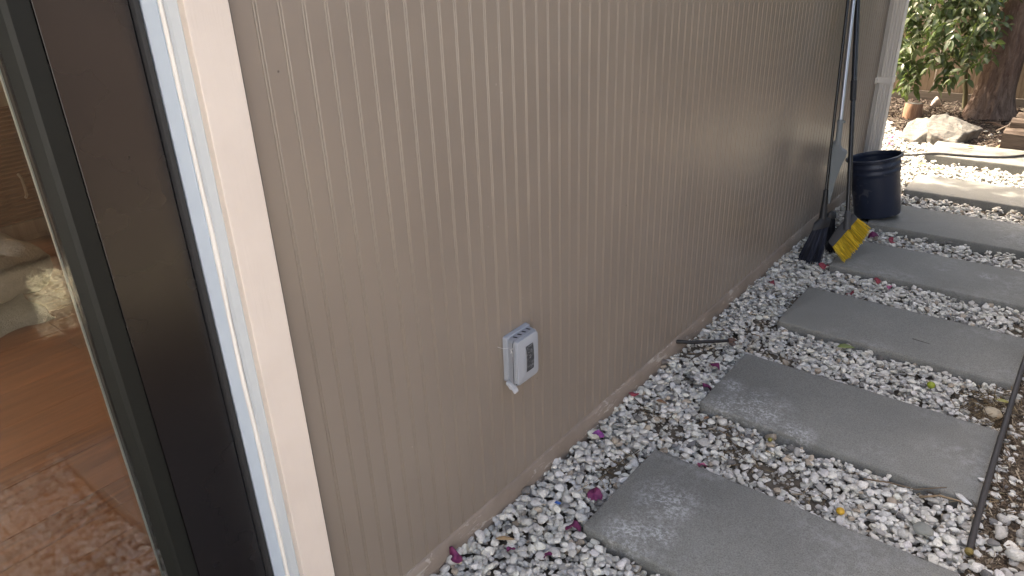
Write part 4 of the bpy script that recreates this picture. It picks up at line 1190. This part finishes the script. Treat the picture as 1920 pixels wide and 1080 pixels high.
# ------------------------------------------------------------------ shrub with big glossy leaves
shrub = thing('leafy_shrub', 'glossy green leaved shrub drooping in front of the back fence', 'shrub', (.17, 8.45, 0))
obj('stem', *limb([(.17, 8.45, -.03), (.15, 8.42, .15), (.11, 8.42, .35), (.08, 8.35, .8), (-.02, 8.2, 1.5), (-.1, 8.1, 2.1)], .024, .012), m_stem, shrub, smooth=True)
obj('stem', *limb([(.21, 8.50, -.03), (.23, 8.52, .3), (.28, 8.55, .8), (.3, 8.5, 1.5)], .010, .006), m_stem, shrub, smooth=True)
lr = np.random.default_rng(77)
lv = []
for curl, fold in ((.15, .2), (.35, .35), (.05, .5), (.5, .15), (.25, .45)):
    V, F = leaf_shape(1.0, .46, curl, fold, 5)
    lv.append((np.array(V), F))
twigs = []; leaves = []
def droop(p, d, L, n):
    P = [Vector(p)]; d = Vector(d).normalized()
    for i in range(n):
        d = (d + Vector((lr.normal() * .12, lr.normal() * .12, -.16))).normalized(); P.append(P[-1] + d * (L / n))
    return P
def floor_z(x):      # lower edge of the drooping foliage
    if x < -.36: return .46
    if x < -.16: return .20
    if x < .0: return .50
    if x < .2: return .26
    return .55
for i in range(330):
    x = lr.uniform(-.66, .40); z = lr.uniform(.40, 1.75); yv = 8.0 + lr.normal() * .22
    if x < -.42 and lr.random() < .4: continue
    d = Vector((lr.normal() * .6 - .1, -.5 + lr.normal() * .5, lr.uniform(-.5, .5)))
    P = droop((x, yv, z), d, lr.uniform(.18, .38), 6)
    P = [p for p in P if p.z > floor_z(p.x) and p.x < .40 - max(0, .7 - p.z) * .15 and p.y < 8.68]
    if len(P) < 3: continue
    twigs.append(tube(P, [.0028 - .0003 * k for k in range(len(P))], 5))
    for k in range(1, len(P)):
        for sgn in (1, -1):
            if lr.random() < .12: continue
            t = (P[k] - P[k - 1]).normalized()
            side = t.cross(Vector((0, 0, 1))); side = side.normalized() if side.length > .01 else Vector((1, 0, 0))
            dd = (t * .55 + side * sgn * .8 + Vector((lr.normal() * .25, lr.normal() * .25, -.35 + lr.normal() * .3))).normalized()
            leaves.append((P[k], dd, lr.uniform(.055, .105), int(lr.integers(5)), lr.random()))
# a few long hanging sprays in front
for (x, z, L) in ((-.27, .55, .30), (-.22, .48, .22), (-.05, 1.0, .4), (-.38, .75, .3), (.02, .85, .45), (-.12, .95, .5), (.2, .8, .4), (.06, .55, .26), (-.33, .62, .25)):
    P = droop((x, 7.78 + lr.normal() * .05, z), (lr.normal() * .15, -.25, -.9), L, 7)
    twigs.append(tube(P, [.003 - .0003 * k for k in range(len(P))], 5))
    for k in range(1, len(P)):
        for sgn in (1, -1):
            dd = Vector((sgn * .75 + lr.normal() * .2, -.25 + lr.normal() * .3, -.6)).normalized()
            leaves.append((P[k], dd, lr.uniform(.08, .115), int(lr.integers(5)), lr.random()))
obj('twigs', *join(*twigs), m_stem, shrub, smooth=True)
def leaf_matrix(p, d, L, roll):
    d = Vector(d); up = Vector((0, 0, 1)) - d * d.z
    up = up.normalized() if up.length > .05 else Vector((0, -1, 0))
    side = up.cross(d).normalized()
    R = Matrix((d, side, up)).transposed() @ Matrix.Rotation((roll - .5) * 1.8, 3, 'X')
    M = R.to_4x4() * 1.0
    for i_ in range(3):
        for j_ in range(3): M[i_][j_] *= L
    M.translation = p
    return M
camp = Vector((1.178, 0, 1.63))
leaves.sort(key=lambda q: (0 if q[0].z < 1.12 and q[0].x < .38 else 1, (q[0] - camp).length / q[2]))
shades = [((.032, .055, .024)), ((.050, .080, .034)), ((.080, .115, .052)), ((.12, .16, .08)), ((.20, .23, .14))]
leaf_me = {}
for i in range(5):
    for s_, shd in enumerate(shades):
        leaf_me[i, s_] = mesh('leaf', lv[i][0], lv[i][1], m_leaf, True, cols=np.tile(np.array(shd), (len(lv[i][0]), 1)))
org = ORG[shrub.name]
RV = []; RF = []; RC = []; kk = 0
for q, (p, d, L, vi, rd) in enumerate(leaves):
    M = leaf_matrix(p - org, d, L, (rd * 7.3) % 1)
    si = min(4, int(rd * 5))
    if q < 300:
        o = bpy.data.objects.new('leaf', leaf_me[vi, si]); C.objects.link(o); o.parent = shrub; o.matrix_local = M
    else:
        P = lv[vi][0] @ np.array(M.to_3x3()).T + np.array(M.translation)
        RV.append(P); RF += [tuple(i + kk for i in f) for f in lv[vi][1]]; RC.append(np.tile(np.array(shades[si]), (len(P), 1))); kk += len(P)
obj('foliage', np.concatenate(RV), np.array(RF), m_leaf, shrub, smooth=True, cols=np.concatenate(RC), world=False)['kind'] = 'stuff'
print('leaves', len(leaves), 'gravel verts', gcount)
# dark leaf mass added where deep shade falls behind the trunk
ds_ = thing('shade_fill_shrub', 'dark leaf mass added to fill the deep shade right of the tree trunk', 'bush', (.95, 8.45, 0))
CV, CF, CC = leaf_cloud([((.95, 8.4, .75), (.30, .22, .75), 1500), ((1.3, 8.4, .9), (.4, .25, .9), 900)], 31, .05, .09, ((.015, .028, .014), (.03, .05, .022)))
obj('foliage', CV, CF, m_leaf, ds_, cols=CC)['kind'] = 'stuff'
obj('stem', *limb([(.95, 8.45, -.05), (.93, 8.43, .5), (.97, 8.42, 1.1)], .02, .008), m_stem, ds_, smooth=True)

# ------------------------------------------------------------------ boulders, stump, timber
def outline_rock(name, label, top, zoff, seed, shrink=.93):
    """top: list of (x,y,z) rim points; body tapers down to the ground"""
    n = len(top); T = np.array(top, float); c = T.mean(0)
    low = T.copy(); low[:, 2] = zoff; low[:, :2] = c[:2] + (T[:, :2] - c[:2]) * shrink
    V = np.concatenate([low, T]); F = [tuple(range(n - 1, -1, -1)), tuple(range(n, 2 * n))] + [(k, (k + 1) % n, n + (k + 1) % n, n + k) for k in range(n)]
    o = obj(name, V, F, m_rock, loc=(c[0], c[1], 0), smooth=True)
    m_ = o.modifiers.new('edge', 'BEVEL'); m_.width = .006; m_.segments = 1
    m_ = o.modifiers.new('mass', 'REMESH'); m_.mode = 'VOXEL'; m_.voxel_size = .009; m_.use_smooth_shade = True
    for nm, sz, st_ in (('broad', .16, .034), ('fine', .05, .016)):
        tx = bpy.data.textures.new(nm, 'CLOUDS'); tx.noise_scale = sz; tx.noise_depth = 3
        m_ = o.modifiers.new(nm, 'DISPLACE'); m_.texture = tx; m_.strength = st_; m_.mid_level = .5; m_.texture_coords = 'GLOBAL'
    return tag(o, label, 'boulder', 'boulders at the edge of the mulch')
outline_rock('boulder', 'large flat tan boulder tilted with its broad face towards the path',
             [(.355, 6.845, .045), (.26, 6.869, .05), (.157, 6.854, .085), (.109, 6.912, .13), (.077, 7.085, .165), (.092, 7.155, .19), (.184, 7.259, .185), (.289, 7.285, .15), (.479, 7.332, .08), (.375, 6.984, .08)], -.03, 3, .88)
outline_rock('boulder', 'smaller pale boulder left of the large flat one',
             [(-.074, 6.894, .03), (-.093, 7.053, .06), (-.086, 7.19, .09), (-.038, 7.28, .125), (.057, 7.255, .14), (.146, 6.984, .12), (.145, 6.945, .06), (.05, 6.838, .03)], -.03, 5, .95)
stone('small pinkish white rock leaning at the kickboard', -.10, 8.45, .055, .045, .075, .4, (.60, .50, .46), 31, z=.0, cat='rock', name='rock', cuts=12)
stp = thing('wood_stump', 'short sawn log standing upright in the mulch', 'stump', (-.19, 7.87, 0))
V = []; F = []; sg = 26
for z, rr in ((-.04, .083), (.03, .081), (.09, .079), (.125, .078), (.131, .074)):
    for k in range(sg):
        a = 2 * PI * k / sg; f_ = 1 + .05 * math.sin(3 * a) + .035 * math.sin(7 * a + 1)
        V.append((-.19 + rr * f_ * math.cos(a), 7.87 + rr * f_ * math.sin(a), z - .06 * (z > .1) * rr * math.sin(a)))
for i in range(4):
    for k in range(sg): F.append((i * sg + k, i * sg + (k + 1) % sg, (i + 1) * sg + (k + 1) % sg, (i + 1) * sg + k))
obj('bark', V, F, m_stump, stp, smooth=True)
obj('sawn_top', [(v[0], v[1], v[2] + .0005) for v in V[-sg:]], [tuple(range(sg))], m_stumptop, stp)
tb = thing('timber_pile', 'old brown landscape timbers stacked at the right edge', 'timbers', (.85, 6.98, 0))
def timber(x0, x1, y0, y1, z0, z1, seed, c=.018):
    r = np.random.default_rng(seed)
    V = []; F = []; n = 9
    P = [(y0 + c, z0), (y1 - c, z0), (y1, z0 + c), (y1, z1 - c), (y1 - c, z1), (y0 + c, z1), (y0, z1 - c), (y0, z0 + c)]
    for i in range(n):
        x_ = x0 + (x1 - x0) * i / (n - 1)
        for (a, b) in P: V.append((x_ + (r.normal() * .004 if i in (0, n - 1) else 0), a + r.normal() * .004, b + r.normal() * .004))
    for i in range(n - 1):
        for k in range(8): F.append((i * 8 + k, i * 8 + (k + 1) % 8, i * 8 + 8 + (k + 1) % 8, i * 8 + 8 + k))
    F += [tuple(range(7, -1, -1)), tuple(range((n - 1) * 8, n * 8))]
    return V, F
obj('timber', *timber(.655, 1.75, 6.90, 7.06, -.02, .165, 1), m_timber, tb, smooth=False)
obj('timber', *timber(.675, 1.75, 7.03, 7.16, .150, .225, 2), m_timber, tb)
obj('timber', *timber(.695, 1.75, 7.13, 7.27, .190, .255, 4), m_timber, tb)
obj('timber', *timber(.69, 1.75, 7.065, 7.24, -.02, .148, 3), m_timber, tb)
fallen('orange dry leaf standing at the end of the timbers', .625, 6.86, .075, .025, 1.5, (.42, .20, .09), curl=.1).rotation_euler = (0.4, -1.2, .3)
for i, (lab, P) in enumerate([('dark crooked root twig in mulch at the foot of the tree', [(.50, 7.75, .03), (.56, 7.65, .045), (.62, 7.55, .05), (.70, 7.42, .04)]),
                              ('pale curled twig in mulch before the timbers', [(.56, 7.45, .04), (.60, 7.40, .08), (.64, 7.38, .11), (.66, 7.42, .14)]),
                              ('brown root twig in mulch behind the big boulder', [(.42, 7.85, .02), (.50, 7.80, .035), (.58, 7.72, .03), (.66, 7.70, .02)])]):
    pts = [Vector(p) for p in P]
    tag(obj('twig', *tube(smooth_path(pts, 4), .007, 6), mat('root_bark', ((.10, .07, .055), (.36, .30, .25), (.13, .09, .07))[i], .85, .2), smooth=True, loc=P[0]), lab, 'twig', 'dry twigs on the gravel')
stk = [(.125, 7.72, -.02), (.125, 7.72, .10)]
tag(obj('small_stake', *tube([Vector(p) for p in stk], [.010, .009], 6), m_spout, loc=(.125, 7.72, 0)), 'short pale wooden stake in the mulch behind the big boulder', 'stake')

# ------------------------------------------------------------------ mirrored lawn, and unseen yard things added to steer light and reflections
m_side = wood_mat('light_reflected_board', (0.20, 0.165, 0.16), (0.36, 0.30, 0.29))
nh = thing('light_bounce_house', 'unseen pale stucco house added to bounce light, beyond the patio behind the camera', 'house', (5.5, -5.0, 0))  # unseen house added to throw light onto the board grooves and jamb
m_stucco = mat('pale_blue_grey_stucco', (0.47, 0.51, 0.56), 0.9, 0.2)
n = N(m_stucco); n.bump(n.noise(60, 4, .7), .4, .006)
obj('wall', *join(box(3.45, 3.60, -9.0, -6.2, -.1, 3.3), box(3.45, 3.60, -4.9, -.85, -.1, 3.3), box(3.45, 3.60, -6.2, -4.9, -.1, .95), box(3.45, 3.60, -6.2, -4.9, 2.15, 3.3),
     box(3.601, 8.0, -1.0, -.85, -.1, 3.3), box(3.601, 8.0, -9.0, -8.85, -.1, 3.3)), m_stucco, nh)
wn = obj('window', *join(box(3.47, 3.53, -6.2, -6.12, .95, 2.15), box(3.47, 3.53, -4.98, -4.9, .95, 2.15), box(3.47, 3.53, -6.12, -4.98, .95, 1.03), box(3.47, 3.53, -6.12, -4.98, 2.07, 2.15), box(3.48, 3.52, -5.58, -5.52, 1.03, 2.07)), m_jamb, nh)
obj('pane', *box(3.495, 3.505, -6.12, -4.98, 1.03, 2.07), m_window, wn)
obj('roof', *extrude_y([(3.05, 3.22), (3.05, 3.34), (5.7, 4.5), (8.4, 3.34), (8.4, 3.22), (5.7, 4.36)], -9.3, -.6), bpy.data.materials['roof_shingle'], nh)
m_patio = mat('pale_concrete', (0.48, 0.46, 0.43), 0.8, 0.3)
n = N(m_patio); n.base(n.mix(n.noise(3, 5, 0.6), (0.42, 0.40, 0.37), (0.54, 0.52, 0.49))); n.bump(n.noise(90, 4, .7), .3, .004)
tag(obj('bounce_patio', *join(box(1.55, 3.28, -2.2, -.30, -.05, .012), box(-6.0, 3.28, -9.0, -2.204, -.05, .012)), m_patio), kind='structure')  # unseen sunlit paving added to throw light towards the wall
m_dark = wood_mat('dark_reflected_board', (0.035, 0.024, 0.018), (0.085, 0.058, 0.042))
df = thing('reflection_fence', 'unseen wooden fence added across the yard for reflections and bounced light', 'fence', (3.3, 2.0, 0))  # unseen fence added to feed reflections and bounced light
yv = .45
while yv < 3.9:
    obj('fence_board', *box(3.30 + random.uniform(0, .008), 3.33, yv, yv + .137, .04, 1.84), m_dark if yv < 1.5 else m_side, df)  # board tones split to shape what the glass and door frame mirror
    yv += .1425
obj('rail', *box(3.331, 3.38, .45, 3.95, .35, .44), m_dark, df)
obj('rail', *box(3.331, 3.38, .45, 3.95, 1.5, 1.59), m_dark, df)
def reg_lawn(r):
    x = r.uniform(2.28, 3.12)
    return (x, r.uniform(1.0 + (x - 2.35) * .3, 3.3))
litter('dry_lawn', 9000, reg_lawn, gzf, [(.78, .72, .57), (.84, .78, .64), (.68, .62, .45)], (.03, .08), (.003, .007), m_attr, 'patch of short dry lawn across the yard from the door', 'lawn', seed=14)

m_hedge = mat('dull_dark_leaf', (0.02, 0.03, 0.015), 0.75, 0.2)
n = N(m_hedge); n.base(n.attr('col'))
hb0 = [((1.75, yv, 3.55 + .15 * math.sin(yv * 2)), (.85, .42, .40), 900) for yv in np.arange(3.0, 5.2, .5)]  # leaf masses added over the path to dim the far wall
hd = thing('light_block_hedge', 'unseen dark hedge added along the yard to block light', 'hedge', (2.1, 5.5, 0))  # unseen hedge added to cut skylight and darken the wall's reflections
hb = list(hb0)
for yv in np.arange(.2, 3.2, .42):
    for zc in (.75, 2.2, 3.5):
        hb.append(((3.85, yv, zc), (.36, .38, .85), 480))
for yv in np.arange(3.1, 8.6, .42):
    for zc in (.75, 2.2, 3.5):
        hb.append(((1.98 + .06 * max(0, yv - 4.0) + .1 * math.sin(yv * 3 + zc), yv, zc), (.45, .38, .85), 520))
CV, CF, CC = leaf_cloud(hb, 51, .07, .12, ((.012, .020, .010), (.028, .042, .020)))
obj('foliage', CV, CF, m_hedge, hd, cols=CC)['kind'] = 'stuff'
obj('stem', *join(*[limb([(2.1, yv, -.05), (2.11, yv + .03, .9), (2.07, yv, 3.4)], .03, .010) for yv in np.arange(3.6, 8.5, .9)]), m_stem, hd)
